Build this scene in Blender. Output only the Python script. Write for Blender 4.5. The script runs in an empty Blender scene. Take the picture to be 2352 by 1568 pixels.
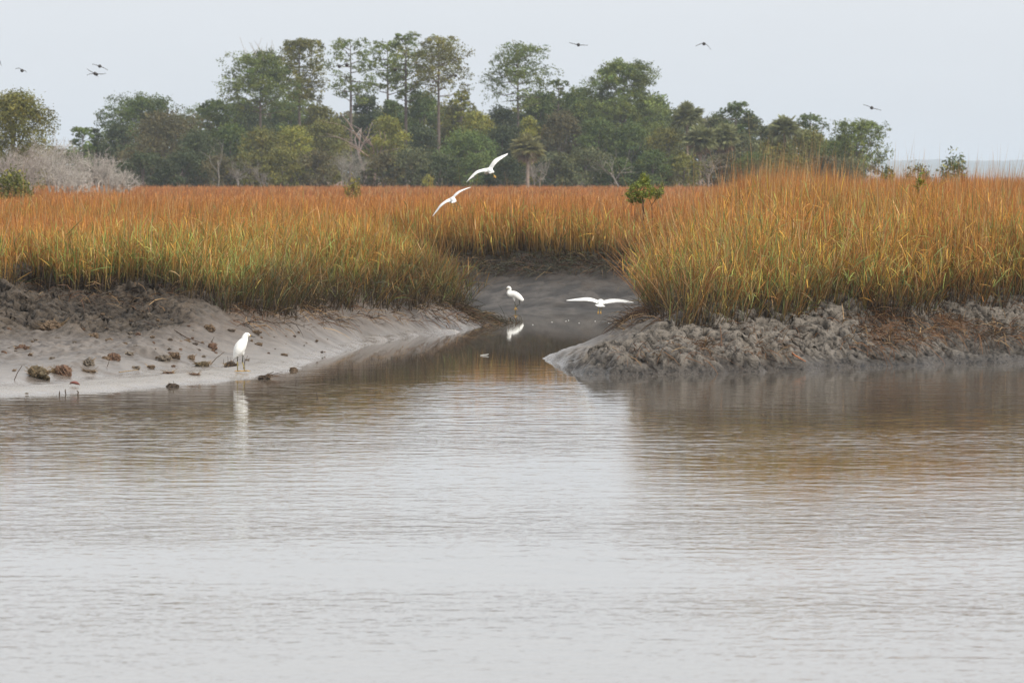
import bpy, math, random
import numpy as np
from mathutils import Vector

R = math.radians
rng = np.random.default_rng(7)
random.seed(7)
SC = bpy.context.scene
COL = SC.collection

# ------------------------------------------------------------------ camera
CAM_H = 2.7
LENS = 200.0
F = LENS / 36.0 * 1024.0            # focal length in pixels of the 1024-wide frame
HORIZON = 176.0
HAZE = 1.15e-4                        # density of the air's haze
PITCH = math.atan((341.0 - HORIZON) / F)
cam_d = bpy.data.cameras.new("camera")
cam = bpy.data.objects.new("camera", cam_d)
COL.objects.link(cam)
cam.location = (0, 0, CAM_H)
cam.rotation_euler = (R(90) - PITCH, 0, 0)
cam_d.lens = LENS
cam_d.sensor_width = 36.0
cam_d.clip_start = 0.5
cam_d.clip_end = 40000
cam_d.dof.use_dof = True
cam_d.dof.focus_distance = 84
cam_d.dof.aperture_fstop = 8
SC.camera = cam

# ------------------------------------------------------------------ sky, sun, exposure
SUN_EL, SUN_AZ = R(40), R(128)       # azimuth measured from +Y, clockwise: behind the camera and to its right
world = bpy.data.worlds.new("World")
SC.world = world
world.use_nodes = True
wn, wl = world.node_tree.nodes, world.node_tree.links
wn.clear()
w_out = wn.new("ShaderNodeOutputWorld")
w_bg = wn.new("ShaderNodeBackground")
w_bg.inputs["Strength"].default_value = 0.094
w_sky = wn.new("ShaderNodeTexSky")
w_sky.sky_type = 'NISHITA'
w_sky.sun_disc = False
w_sky.sun_elevation = SUN_EL
w_sky.sun_rotation = SUN_AZ
w_sky.air_density = 1.0
w_sky.dust_density = 4.0
w_tc = wn.new("ShaderNodeTexCoord")
w_sep = wn.new("ShaderNodeSeparateXYZ")
w_ramp = wn.new("ShaderNodeValToRGB")     # the overcast: bluish and a little darker low down, brightest in a band added to lighten the water
w_mul = wn.new("ShaderNodeVectorMath"); w_mul.operation = 'SCALE'; w_mul.inputs["Scale"].default_value = 10.0
w_noise = wn.new("ShaderNodeTexNoise"); w_noise.inputs["Scale"].default_value = 14.0; w_noise.inputs["Detail"].default_value = 6
w_map = wn.new("ShaderNodeMapping"); w_map.inputs["Scale"].default_value = (1, 1, 5)
w_nr = wn.new("ShaderNodeMapRange"); w_nr.inputs["To Min"].default_value = 0.965; w_nr.inputs["To Max"].default_value = 1.035
w_nm = wn.new("ShaderNodeVectorMath"); w_nm.operation = 'SCALE'
w_mix = wn.new("ShaderNodeMix"); w_mix.data_type = 'RGBA'; w_mix.inputs[0].default_value = 0.90
el = w_ramp.color_ramp.elements
el[0].position = 0.0; el[0].color = (0.715, 0.765, 0.820, 1)
el[1].position = 0.035; el[1].color = (0.810, 0.845, 0.888, 1)
e = el.new(0.09); e.color = (1.10, 1.115, 1.14, 1)
e = el.new(0.35); e.color = (1.12, 1.12, 1.12, 1)
e = el.new(0.8); e.color = (1.0, 1.0, 1.0, 1)
wl.new(w_tc.outputs["Generated"], w_sep.inputs[0])
wl.new(w_sep.outputs["Z"], w_ramp.inputs[0])
wl.new(w_ramp.outputs["Color"], w_mul.inputs[0])
wl.new(w_tc.outputs["Generated"], w_map.inputs[0])
wl.new(w_map.outputs[0], w_noise.inputs["Vector"])
wl.new(w_noise.outputs[0], w_nr.inputs["Value"])
wl.new(w_mul.outputs[0], w_nm.inputs[0])
wl.new(w_nr.outputs[0], w_nm.inputs["Scale"])
wl.new(w_sky.outputs[0], w_mix.inputs[6])
wl.new(w_nm.outputs[0], w_mix.inputs[7])
wl.new(w_mix.outputs[2], w_bg.inputs["Color"])
wl.new(w_bg.outputs[0], w_out.inputs["Surface"])

sun_d = bpy.data.lights.new("sun", 'SUN')
sun = bpy.data.objects.new("sun", sun_d)
COL.objects.link(sun)
sun_d.energy = 3.2
sun_d.angle = R(8)
sun_d.color = (1.0, 0.95, 0.87)
sdir = Vector((math.sin(SUN_AZ) * math.cos(SUN_EL), math.cos(SUN_AZ) * math.cos(SUN_EL), math.sin(SUN_EL)))
sun.rotation_euler = (-sdir).to_track_quat('-Z', 'Y').to_euler()
sun.location = (40, -30, 60)

SC.view_settings.view_transform = 'Standard'
SC.view_settings.look = 'None'
SC.view_settings.gamma = 1
SC.view_settings.exposure = 0.17
SC.render.engine = 'CYCLES'
SC.cycles.max_bounces = 6
SC.cycles.diffuse_bounces = 3
SC.cycles.glossy_bounces = 3
SC.cycles.transmission_bounces = 4
SC.cycles.volume_bounces = 1
SC.cycles.use_denoising = True

# ------------------------------------------------------------------ numbers: pixels to places, noise
S2 = 1024.0 / 2352.0
cp, sp = math.cos(PITCH), math.sin(PITCH)

def at(px, py, D):
    """the place at depth D that the photograph (2352 wide) shows at px, py"""
    u = (px * S2 - 512.0) / F * D
    v = (341.0 - py * S2) / F * D
    return Vector((u, D * cp + v * sp, CAM_H - D * sp + v * cp))

def on_level(px, py, z):
    d = at(px, py, 1.0) - Vector((0, 0, CAM_H))
    t = (z - CAM_H) / d.z
    return Vector((d.x * t, d.y * t, z))

def px_m(D):
    """metres per pixel of the 2352-wide photograph at depth D"""
    return D * S2 / F

def hash2(xi, yi, seed):
    h = (xi.astype(np.int64) * 374761393 + yi.astype(np.int64) * 668265263 + seed * 1274126177) & 0xffffffff
    h = ((h ^ (h >> 13)) * 1274126177) & 0xffffffff
    h = ((h ^ (h >> 15)) * 2246822519) & 0xffffffff
    return ((h ^ (h >> 16)) & 0xffff) / 65535.0

def vnoise(x, y, seed=0):
    xf, yf = np.floor(x), np.floor(y)
    fx, fy = x - xf, y - yf
    fx = fx * fx * (3 - 2 * fx); fy = fy * fy * (3 - 2 * fy)
    a = hash2(xf, yf, seed); b = hash2(xf + 1, yf, seed)
    c = hash2(xf, yf + 1, seed); d = hash2(xf + 1, yf + 1, seed)
    return (a * (1 - fx) + b * fx) * (1 - fy) + (c * (1 - fx) + d * fx) * fy

def fbm(x, y, octs=4, seed=0):
    s, amp, tot = 0.0, 1.0, 0.0
    for k in range(octs):
        s = s + amp * vnoise(x * 2 ** k + 17.3 * k, y * 2 ** k - 9.1 * k, seed + k)
        tot += amp; amp *= 0.5
    return s / tot

def worley(x, y, seed=0):
    xf, yf = np.floor(x), np.floor(y)
    best = np.full(x.shape, 9.0)
    for i in (-1, 0, 1):
        for j in (-1, 0, 1):
            cx, cy = xf + i, yf + j
            dx = cx + hash2(cx, cy, seed) - x
            dy = cy + hash2(cx, cy, seed + 5) - y
            best = np.minimum(best, dx * dx + dy * dy)
    return np.sqrt(best)

def sstep(a, b, x):
    t = np.clip((x - a) / (b - a), 0, 1)
    return t * t * (3 - 2 * t)

# ------------------------------------------------------------------ mesh helpers
def link(name, me, mat=None, parent=None):
    o = bpy.data.objects.new(name, me)
    COL.objects.link(o)
    if mat is not None:
        me.materials.append(mat)
    if parent is not None:
        o.parent = parent
    return o

def np_mesh(name, verts, tris=None, quads=None, col=None, smooth=False):
    me = bpy.data.meshes.new(name)
    verts = np.asarray(verts, dtype=np.float32).reshape(-1, 3)
    nt = 0 if tris is None else len(tris)
    nq = 0 if quads is None else len(quads)
    me.vertices.add(len(verts))
    me.vertices.foreach_set("co", verts.ravel())
    loops = []
    if nt: loops.append(np.asarray(tris, dtype=np.int32).ravel())
    if nq: loops.append(np.asarray(quads, dtype=np.int32).ravel())
    lv = np.concatenate(loops)
    me.loops.add(len(lv))
    me.loops.foreach_set("vertex_index", lv)
    starts = np.concatenate([np.arange(nt) * 3, nt * 3 + np.arange(nq) * 4]).astype(np.int32)
    me.polygons.add(nt + nq)
    me.polygons.foreach_set("loop_start", starts)
    me.polygons.foreach_set("use_smooth", np.full(nt + nq, smooth, dtype=bool))
    me.update(calc_edges=True)
    if col is not None:
        c = np.ones((len(verts), 4), dtype=np.float32)
        c[:, :3] = np.clip(col, 0, 1)
        a = me.color_attributes.new("tint", 'FLOAT_COLOR', 'POINT')
        a.data.foreach_set("color", c.ravel())
    return me

class MB:
    """collects tubes, leaves and lofts into one mesh with a tint per vertex"""
    def __init__(s):
        s.v, s.t, s.q, s.c, s.n = [], [], [], [], 0
    def add(s, v, t=None, q=None, c=(1, 1, 1)):
        v = np.asarray(v, float).reshape(-1, 3)
        if t is not None and len(t): s.t.append(np.asarray(t) + s.n)
        if q is not None and len(q): s.q.append(np.asarray(q) + s.n)
        c = np.asarray(c, float)
        s.c.append(np.broadcast_to(c, v.shape).copy())
        s.v.append(v); s.n += len(v)
    def tube(s, pts, rad, sides=5, c=(1, 1, 1)):
        pts = np.asarray(pts, float); n = len(pts)
        rad = np.broadcast_to(np.asarray(rad, float), (n,))
        tan = np.gradient(pts, axis=0)
        tan /= np.linalg.norm(tan, axis=1, keepdims=True) + 1e-9
        ref = np.array([0.31, 0.95, 0.05])
        a = np.cross(tan, ref); a /= np.linalg.norm(a, axis=1, keepdims=True) + 1e-9
        b = np.cross(tan, a)
        th = np.arange(sides) * 2 * math.pi / sides
        ring = pts[:, None, :] + rad[:, None, None] * (np.cos(th)[None, :, None] * a[:, None, :] + np.sin(th)[None, :, None] * b[:, None, :])
        q = []
        for i in range(n - 1):
            for k in range(sides):
                k2 = (k + 1) % sides
                q.append((i * sides + k, i * sides + k2, (i + 1) * sides + k2, (i + 1) * sides + k))
        t = []
        vv = np.concatenate([ring.reshape(-1, 3), pts[:1], pts[-1:]])
        for k in range(sides):
            k2 = (k + 1) % sides
            t.append((n * sides, k2, k)); t.append((n * sides + 1, (n - 1) * sides + k, (n - 1) * sides + k2))
        s.add(vv, t, q, c)
    def loft(s, pts, ra, rb, side=(0, 1, 0), sides=14, sub=4, c=(1, 1, 1), off=None):
        """closed body along a smooth path; ra is the half-height in the plane of the path, rb the half-width along SIDE"""
        P = np.asarray(pts, float); n = len(P)
        ra = np.asarray(ra, float); rb = np.asarray(rb, float)
        M = np.column_stack([P, ra, rb])
        out = []
        for i in range(n - 1):
            p0, p1, p2, p3 = M[max(i - 1, 0)], M[i], M[i + 1], M[min(i + 2, n - 1)]
            for k in range(sub):
                t = k / sub
                out.append(0.5 * ((2 * p1) + (-p0 + p2) * t + (2 * p0 - 5 * p1 + 4 * p2 - p3) * t * t + (-p0 + 3 * p1 - 3 * p2 + p3) * t ** 3))
        out.append(M[-1]); M = np.array(out)
        P, ra, rb = M[:, :3], np.maximum(M[:, 3], 0.001), np.maximum(M[:, 4], 0.001)
        tan = np.gradient(P, axis=0); tan /= np.linalg.norm(tan, axis=1, keepdims=True) + 1e-9
        sd = np.array(side, float)
        sd = sd - (tan @ sd)[:, None] * tan; sd /= np.linalg.norm(sd, axis=1, keepdims=True)
        up = np.cross(tan, sd)
        th = np.arange(sides) * 2 * math.pi / sides
        ring = P[:, None] + ra[:, None, None] * np.sin(th)[None, :, None] * up[:, None] + rb[:, None, None] * np.cos(th)[None, :, None] * sd[:, None]
        m = len(P); q = []
        for i in range(m - 1):
            for k in range(sides):
                k2 = (k + 1) % sides
                q.append((i * sides + k, i * sides + k2, (i + 1) * sides + k2, (i + 1) * sides + k))
        t = []
        vv = np.concatenate([ring.reshape(-1, 3), P[:1], P[-1:]])
        for k in range(sides):
            k2 = (k + 1) % sides
            t.append((m * sides, k2, k)); t.append((m * sides + 1, (m - 1) * sides + k, (m - 1) * sides + k2))
        s.add(vv, t, q, c)
    def leaves(s, cen, size, c, flat=0.0, aspect=1.0):
        """small four-sided leaf sprays at the given centres, turned at random"""
        cen = np.asarray(cen, float); n = len(cen)
        if n == 0: return
        a = rng.normal(size=(n, 3)); a[:, 2] *= (1 - flat)
        a /= np.linalg.norm(a, axis=1, keepdims=True)
        b = rng.normal(size=(n, 3))
        b -= (b * a).sum(1, keepdims=True) * a
        b /= np.linalg.norm(b, axis=1, keepdims=True)
        sz = (np.broadcast_to(size, (n,)) * rng.uniform(0.6, 1.35, n))[:, None]
        a = a * sz; b = b * sz * aspect
        k = rng.uniform(0.55, 1.0, (n, 1))
        v = np.stack([cen - a, cen - b * k, cen + a * 0.9, cen + b], axis=1).reshape(-1, 3)
        i = np.arange(n) * 4
        q = np.stack([i, i + 1, i + 2, i + 3], axis=1)
        s.add(v, None, q, np.repeat(np.broadcast_to(c, (n, 3)), 4, axis=0))
    def mesh(s, name, smooth=False):
        return np_mesh(name, np.concatenate(s.v), np.concatenate(s.t) if s.t else None, np.concatenate(s.q) if s.q else None, np.concatenate(s.c), smooth)
    def build(s, name, mat, parent=None, smooth=False):
        return link(name, s.mesh(name, smooth), mat, parent)

def tag(o, label=None, cat=None, group=None, kind=None):
    if label: o["label"] = label
    if cat: o["category"] = cat
    if group: o["group"] = group
    if kind: o["kind"] = kind
    return o

def thing(name, loc, label, cat, group=None, rz=0.0):
    o = bpy.data.objects.new(name, None)
    COL.objects.link(o)
    o.empty_display_size = 0.3
    o.location = loc
    o.rotation_euler = (0, 0, rz)
    return tag(o, label, cat, group)

# ------------------------------------------------------------------ materials
def mat_new(name):
    m = bpy.data.materials.new(name)
    m.use_nodes = True
    nt = m.node_tree
    return m, nt.nodes, nt.links, nt.nodes["Principled BSDF"]

def mat_leaf(name, trans=0.3, rough=0.6, spec=0.25, noise=0.0):
    m, n, l, b = mat_new(name)
    at_ = n.new("ShaderNodeAttribute"); at_.attribute_name = "tint"
    b.inputs["Roughness"].default_value = rough
    b.inputs["Specular IOR Level"].default_value = spec
    src = at_.outputs["Color"]
    if noise:
        tx = n.new("ShaderNodeTexNoise"); tx.inputs["Scale"].default_value = noise
        mr = n.new("ShaderNodeMapRange"); mr.inputs["To Min"].default_value = 0.7; mr.inputs["To Max"].default_value = 1.3
        vm = n.new("ShaderNodeVectorMath"); vm.operation = 'SCALE'
        geo = n.new("ShaderNodeNewGeometry")
        l.new(geo.outputs["Position"], tx.inputs["Vector"])
        l.new(tx.outputs[0], mr.inputs["Value"]); l.new(at_.outputs["Color"], vm.inputs[0]); l.new(mr.outputs[0], vm.inputs["Scale"])
        src = vm.outputs[0]
    l.new(src, b.inputs["Base Color"])
    if trans > 0:
        tr = n.new("ShaderNodeBsdfTranslucent")
        mx = n.new("ShaderNodeMixShader"); mx.inputs[0].default_value = trans
        l.new(src, tr.inputs["Color"])
        out = [x for x in n if x.type == 'OUTPUT_MATERIAL'][0]
        l.new(b.outputs[0], mx.inputs[1]); l.new(tr.outputs[0], mx.inputs[2]); l.new(mx.outputs[0], out.inputs["Surface"])
    return m

def mat_rough(name, col, var=0.25, scale=8.0, rough=0.8, spec=0.2, bump=0.3, tint=False):
    m, n, l, b = mat_new(name)
    tx = n.new("ShaderNodeTexNoise"); tx.inputs["Scale"].default_value = scale; tx.inputs["Detail"].default_value = 6
    tc = n.new("ShaderNodeTexCoord"); l.new(tc.outputs["Object"], tx.inputs["Vector"])
    mr = n.new("ShaderNodeMapRange"); mr.inputs["From Min"].default_value = 0.3; mr.inputs["From Max"].default_value = 0.7
    mr.inputs["To Min"].default_value = 1 - var; mr.inputs["To Max"].default_value = 1 + var
    vm = n.new("ShaderNodeVectorMath"); vm.operation = 'SCALE'
    l.new(tx.outputs[0], mr.inputs["Value"]); l.new(mr.outputs[0], vm.inputs["Scale"])
    if tint:
        a = n.new("ShaderNodeAttribute"); a.attribute_name = "tint"; l.new(a.outputs["Color"], vm.inputs[0])
    else:
        vm.inputs[0].default_value = col
    l.new(vm.outputs[0], b.inputs["Base Color"])
    b.inputs["Roughness"].default_value = rough
    b.inputs["Specular IOR Level"].default_value = spec
    if bump:
        bp = n.new("ShaderNodeBump"); bp.inputs["Strength"].default_value = bump; bp.inputs["Distance"].default_value = 0.02
        l.new(tx.outputs[0], bp.inputs["Height"]); l.new(bp.outputs[0], b.inputs["Normal"])
    return m

M_GRASS = mat_leaf("marsh_grass_blades", 0.30, 0.55, 0.3, 3.0)
M_CROWN = mat_leaf("tree_leaves", 0.18, 0.6, 0.25, 0.35)
M_BARK = mat_rough("bark", (0.16, 0.13, 0.11), 0.35, 3.0, 0.9, 0.1, 0.4, tint=True)
M_FEATHER = mat_rough("white_feathers", (0.86, 0.86, 0.83), 0.03, 40.0, 0.7, 0.2, 0.12)
M_FOOT = mat_rough("yellow_foot_skin", (0.46, 0.27, 0.06), 0.15, 60.0, 0.5, 0.4, 0.2)
M_LEG = mat_rough("dark_leg_skin", (0.10, 0.095, 0.05), 0.3, 60.0, 0.5, 0.4, 0.2, tint=True)
M_BILL = mat_rough("black_bill", (0.03, 0.032, 0.03), 0.2, 60.0, 0.35, 0.5, 0.0)
M_EYE = mat_rough("eye", (0.6, 0.45, 0.03), 0.1, 60.0, 0.1, 0.5, 0.0)
M_DUCK = mat_rough("dark_plumage", (0.045, 0.042, 0.038), 0.4, 12.0, 0.7, 0.2, 0.1)
M_CLOD = mat_rough("peat_clod", (0.13, 0.085, 0.05), 0.45, 30.0, 0.85, 0.2, 0.8, tint=True)
M_TWIG = mat_rough("dead_twig", (0.12, 0.085, 0.06), 0.4, 20.0, 0.8, 0.2, 0.2, tint=True)

# ------------------------------------------------------------------ the shape of the land
# shoreline: x, y, width of the bank, weight of 'mud flat' profile, weight of 'cliff' profile, lumps, where the grass starts
SHORE = np.array([
    (-3000, 45, 9, 1, 0, .5, 8.0), (-30, 58, 8, 1, 0, .6, 10.4), (-9, 66.5, 7.2, 1, 0, .6, 9.6), (-6.25, 69.5, 7.0, 1, 0, .6, 9.0), (-4.6, 72.9, 6.4, 1, 0, .5, 7.2),
    (-3.95, 75.0, 6.0, 1, 0, .4, 4.8), (-3.58, 76, 5.6, 1, 0, .4, 4.6), (-3.3, 77.6, 5.2, .9, 0, .3, 4.2), (-3.02, 79.2, 4.6, .8, 0, .25, 3.7),
    (-3.06, 81, 3.6, .5, 0, .15, 2.6), (-2.9, 83.8, 2.9, .2, 0, .1, 1.75), (-2.53, 88, 2.4, 0, 0, .08, 1.15), (-2.15, 93.5, 2.2, 0, 0, .08, 1.0),
    (-1.6, 96, 2.0, 0, 0, .1, .85), (-1.0, 98.6, 1.9, 0, 0, .1, .7), (-.5, 103.0, 1.9, 0, 0, .15, .55), (-.42, 104.6, 1.9, 0, 0, .15, .5),
    (-.6, 106.5, 2, 0, 0, .15, .6), (-1.2, 109, 2.4, 0, 0, .15, .9), (-2.2, 112.5, 3, 0, 0, .1, 1.2), (-3.2, 116, 4, 0, 0, .1, 2.2), (-3.4, 118, 5, 0, 0, .1, 3.8),
    (-2.2, 117.0, 5.8, 0, 0, .1, 4.8), (-1.0, 115.2, 6, 0, 0, .1, 5.4), (0, 113.6, 6, 0, 0, .12, 5.6), (1.0, 113.5, 6, 0, 0, .12, 5.4), (2.0, 113.8, 5.6, 0, 0, .12, 4.8),
    (3, 113, 5, 0, 0, .12, 3.8), (4.0, 111, 4, 0, 0, .12, 2.8), (4.2, 108, 3, 0, 0, .15, 1.3), (3.2, 105.5, 2.6, 0, 0, .15, .9), (2.3, 102.5, 2.4, 0, 0, .15, .9), (1.75, 98, 2.2, 0, 0, .15, .8),
    (1.25, 93, 2.2, 0, 0, .15, 1.1), (.82, 88, 2.4, .1, .1, .2, 1.4), (.5, 84.4, 2.8, .1, .2, .35, 1.65), (.68, 81, 3.4, 0, .6, .7, 1.8), (.92, 78.4, 3.8, 0, 1, 1, 1.9), (1.15, 77, 4.2, 0, 1, 1, 1.75),
    (1.7, 77.2, 4.4, 0, 1, 1, 1.6), (2.8, 78.1, 4.4, 0, 1, 1, 1.45), (3.47, 79, 4.4, 0, 1, 1, 1.5), (4.7, 80.3, 4.4, 0, 1, 1, 1.6), (6, 81.5, 4.4, 0, 1, 1, 1.7), (7.5, 83, 4.4, 0, 1, 1, 1.8),
    (10, 85, 4.4, 0, 1, 1, 2.0), (30, 95, 4.4, 0, 1, 1, 2.0), (3000, 110, 4.4, 0, 1, 1, 2.0)], float)
LOOP = np.vstack([SHORE[:, :2], [(3000, 30000), (-3000, 30000)]])
U_FLAT = (np.array([0, .06, .12, .17, .23, .32, .40, .55, .70, .80, .9, 1, 9]), np.array([0, .055, .075, .035, .008, .02, .12, .30, .46, .60, .86, 1, 1]))
U_BANK = (np.array([0, .12, .5, .75, 1, 9]), np.array([0, .07, .5, .77, 1, 1]))
U_CLIFF = (np.array([0, .03, .1, .2, .3, .42, .5, .6, .75, 1, 9]), np.array([0, .14, .24, .31, .42, .55, .68, .76, .88, 1, 1]))

def shore_info(x, y):
    """signed distance to the water's edge (land positive), nearest point, and the shore's settings there"""
    n = len(x)
    best = np.full(n, 1e18); nx = np.zeros(n); ny = np.zeros(n); at5 = np.zeros((n, 5))
    for a, b in zip(SHORE[:-1], SHORE[1:]):
        dx, dy = b[0] - a[0], b[1] - a[1]
        t = np.clip(((x - a[0]) * dx + (y - a[1]) * dy) / (dx * dx + dy * dy), 0, 1)
        qx, qy = a[0] + t * dx, a[1] + t * dy
        d = (x - qx) ** 2 + (y - qy) ** 2
        m = d < best
        best = np.where(m, d, best); nx = np.where(m, qx, nx); ny = np.where(m, qy, ny)
        at5[m] = a[2:] + t[m, None] * (b[2:] - a[2:])
    inside = np.zeros(n, bool)
    K = len(LOOP)
    for i in range(K):
        x1, y1 = LOOP[i]; x2, y2 = LOOP[(i + 1) % K]
        if y1 == y2: continue
        c = (y1 > y) != (y2 > y)
        inside ^= c & (x < (x2 - x1) * (y - y1) / (y2 - y1) + x1)
    d = np.sqrt(best)
    return np.where(inside, d, -d), nx, ny, at5

PLATEAU = 1.1
def land(x, y):
    """height of the ground, plus what the other builders need to know about the place"""
    x = np.asarray(x, float); y = np.asarray(y, float)
    s0, nx, ny, a = shore_info(x, y)
    near = np.exp(-np.maximum(np.abs(y) - 130, 0) / 60)
    wob = (fbm(x * 1.1, y * 1.1, 3, 3) - .5) * (0.25 + .55 * a[:, 3]) * near
    s = s0 + wob
    u = np.maximum(s, 0) / a[:, 0]
    zf = np.interp(u, *U_FLAT); zb = np.interp(u, *U_BANK); zc = np.interp(u, *U_CLIFF)
    wf, wc = a[:, 1], a[:, 2]
    wb = np.clip(1 - wf - wc, 0, 1)
    z = PLATEAU * (zf * wf + zb * wb + zc * wc) / (wf + wc + wb)
    z = np.where(s < 0, np.maximum(s * 0.22, -1.6), z)
    wl = sstep(-4.0, -5.6, x) * sstep(94, 90, y) * (s > 0)
    yw = y + (fbm(x * .9, y * .5, 3, 29) - .5) * 5.0 * sstep(76, 82, y) - .45 * np.maximum(-x - 9, 0)
    cap = np.interp(yw, [66, 70, 73.5, 76, 79, 82, 85, 88], [.05, .06, .05, .15, .32, .50, .74, PLATEAU])
    ucap = np.interp(yw, [66, 70, 73.5, 76, 79, 82, 85, 88, 90], [.03, .12, .22, .36, .48, .60, .78, 1.0, 1.5])
    z = z + (np.minimum(z, cap) - z) * wl
    u = u + (np.minimum(u, ucap) - u) * wl
    a[:, 1] += (1 - a[:, 1]) * wl
    blk = (wl > .02) & (yw < 87.0 - 3.0 * (1 - wl))
    a[:, 4] = np.where(blk, s + 5.0, np.where(wl > .6, np.minimum(a[:, 4], s - (yw - 87.0 + 3 * (1 - wl)) * .7), a[:, 4]))
    z = z + (fbm(x * .13, y * .13, 3, 11) - .5) * .14 * sstep(.8, 1.6, u)
    a = np.column_stack([a, wl])
    return z, s, u, a, nx, ny

# ------------------------------------------------------------------ ground
def grow(start, step, factor, end):
    out, v = [], start
    while abs(v) < abs(end):
        v += step; out.append(v); step *= factor
    return out
gx = np.concatenate([[-v for v in grow(9.6, .06, 1.22, 9000)][::-1], np.arange(-9.6, 9.6001, .04), grow(9.6, .06, 1.22, 9000)])
gy = np.concatenate([[62 - v for v in grow(0, .12, 1.3, 400)][::-1], np.arange(62, 100, .055), np.arange(100, 124, .08), grow(124, .1, 1.1, 16000)])
X, Y = np.meshgrid(gx, gy)
sh = X.shape
x, y = X.ravel(), Y.ravel()
z, s, u, A, _, _ = land(x, y)
lump, wf, wc = A[:, 3], A[:, 1], A[:, 2]
fine = ((np.abs(x) < 12) & (y > 60) & (y < 126)).astype(float)
face = sstep(0.0, .03, u) * (1 - sstep(1.0, 1.25, u))
n0 = fbm(x * .9, y * .6, 3, 20); n1 = fbm(x * 3.2, y * 2.2, 4, 21); n2 = fbm(x * 8.5, y * 6.5, 4, 31); n3 = fbm(x * 15, y * 11, 3, 41)
w1 = worley(x * 5.2, y * 3.4, 51); w2 = worley(x * 8.5, y * 6.0, 61)
pits = sstep(.36, .08, w1) * sstep(.35, .55, n0) + .6 * sstep(.3, .08, w2)
# crumbly cliff of the right bank and crumbled scarp under the grass of the left bank
scarp = 1.2 * wf * sstep(.50, .66, u) * (1 - sstep(1.25, 1.4, u)) * sstep(-2.2, -3.4, x)
rough_amt = np.maximum(wc * face * lump, scarp) * fine
clump = np.abs(2 * n1 - 1)
rdg = 1 - np.abs(2 * fbm(x * 1.5, y * 1.0, 3, 101) - 1)
dz = rough_amt * ((n0 - .5) * .66 + (rdg - .6) * .14 + (n1 - .5) * .06 + (n2 - .5) * .09 + (n3 - .5) * .07 - pits * .13 - sstep(.12, .0, clump) * .06)
# smooth mud: soft undulation, small rills running down, footprints and crumbs
soft = (1 - np.clip(rough_amt, 0, 1)) * face * fine
rill = np.abs(vnoise(x * 5.0, y * .55, 71) - .5) * 2
dz += soft * ((n1 - .5) * .09 + (n2 - .5) * .035 - sstep(.16, 0, rill) * .03 * sstep(.15, .4, u) * (1 - wf * .6))
dz += soft * wf * (sstep(.35, .12, w1) * .03 * sstep(.3, .5, u) + (n3 - .5) * .03)
dz *= 1 - .8 * wf * sstep(.42, .34, u)
keep = sstep(.0, .05 + .2 * wc, s)                     # leave the water's edge itself in place
z = z + dz * keep
xx = x + rough_amt * (fbm(x * 5, y * 4, 3, 81) - .5) * .14
yy = y + rough_amt * (fbm(x * 3.5, y * 3, 3, 91) - .5) * .5
# colour of the mud: grey silt low down, brown peat with roots towards the turf
grey = np.array([.120, .102, .088]); pale = np.array([.162, .140, .122]); brown = np.array([.085, .060, .042]); peat = np.array([.024, .018, .014]); sand = np.array([.20, .175, .147])
wbk = np.clip(1 - wf - wc, 0, 1)
kb = np.clip(sstep(.55 - .20 * wbk, 1.0 - .33 * wbk, u + (n2 - .5) * .5 + (n1 - .5) * .4), 0, 1)[:, None]
c = grey + (pale - grey) * sstep(.35, .7, n1)[:, None]
c = c * (0.86 + .28 * n2[:, None])
sandbar = (wf * sstep(.22, .15, u) * sstep(.0, .03, u))[:, None]
c = c + (sand - c) * sandbar * .8
c = c + (brown * (.6 + .8 * n2[:, None]) - c) * kb * .9
c = c + (peat - c) * (sstep(.50, .64, n3) * (.7 * wf * sstep(.28, .5, u)) * (1 - np.clip(rough_amt, 0, 1)))[:, None] * .8
c = c + (peat - c) * np.clip(pits * rough_amt * .95, 0, 1)[:, None]  # pits coloured dark, standing in for the shade inside them
dim = sstep(96, 108, y) * sstep(-6, -2, x) * .70 + sstep(.2, 1.2, x) * sstep(79, 84, y) * (1 - sstep(96, 108, y)) * .12     # wet inner banks, darkened further by shade put into the colour
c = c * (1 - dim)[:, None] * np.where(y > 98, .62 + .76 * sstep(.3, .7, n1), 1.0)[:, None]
c = c + (np.array([.020, .015, .012]) - c) * (sstep(100, 108, y) * sstep(.58, .78, u + (n1 - .5) * .35))[:, None] * .85  # darkest under the rim of the back bank, its shade painted in
c = c + (np.array([.150, .130, .107]) * (.75 + .5 * n2[:, None]) * (1 - (.62 - .28 * wf) * sstep(.30, .70, u + (n1 - .5) * .5))[:, None] * (.70 + .5 * sstep(.25, .7, n0))[:, None] * (1 - .30 * wf)[:, None] * np.where(wf[:, None] > .5, np.array([1.06, .93, .80]), 1.0) - c) * (np.clip(wc * face + scarp * fine, 0, 1) * .9)[:, None]
c = c + (peat - c) * (np.clip(sstep(.36, .26, n2) * .8 + pits, 0, 1) * np.clip(rough_amt, 0, 1))[:, None]  # low spots and pits darkened further in the same way
c = c * (1 - .55 * (wc * sstep(.20, .05, z) * sstep(-.3, .0, s)))[:, None]
far = (u > 1.45)[:, None]
c = np.where(far, peat * 1.2 + np.array([.12, .055, .02]) * sstep(110, 260, y)[:, None], c)
ii = np.arange(sh[0] * sh[1]).reshape(sh)
quads = np.stack([ii[:-1, :-1], ii[:-1, 1:], ii[1:, 1:], ii[1:, :-1]], axis=-1).reshape(-1, 4)
me = np_mesh("ground", np.stack([xx, yy, z], 1), None, quads, c, smooth=True)

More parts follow.
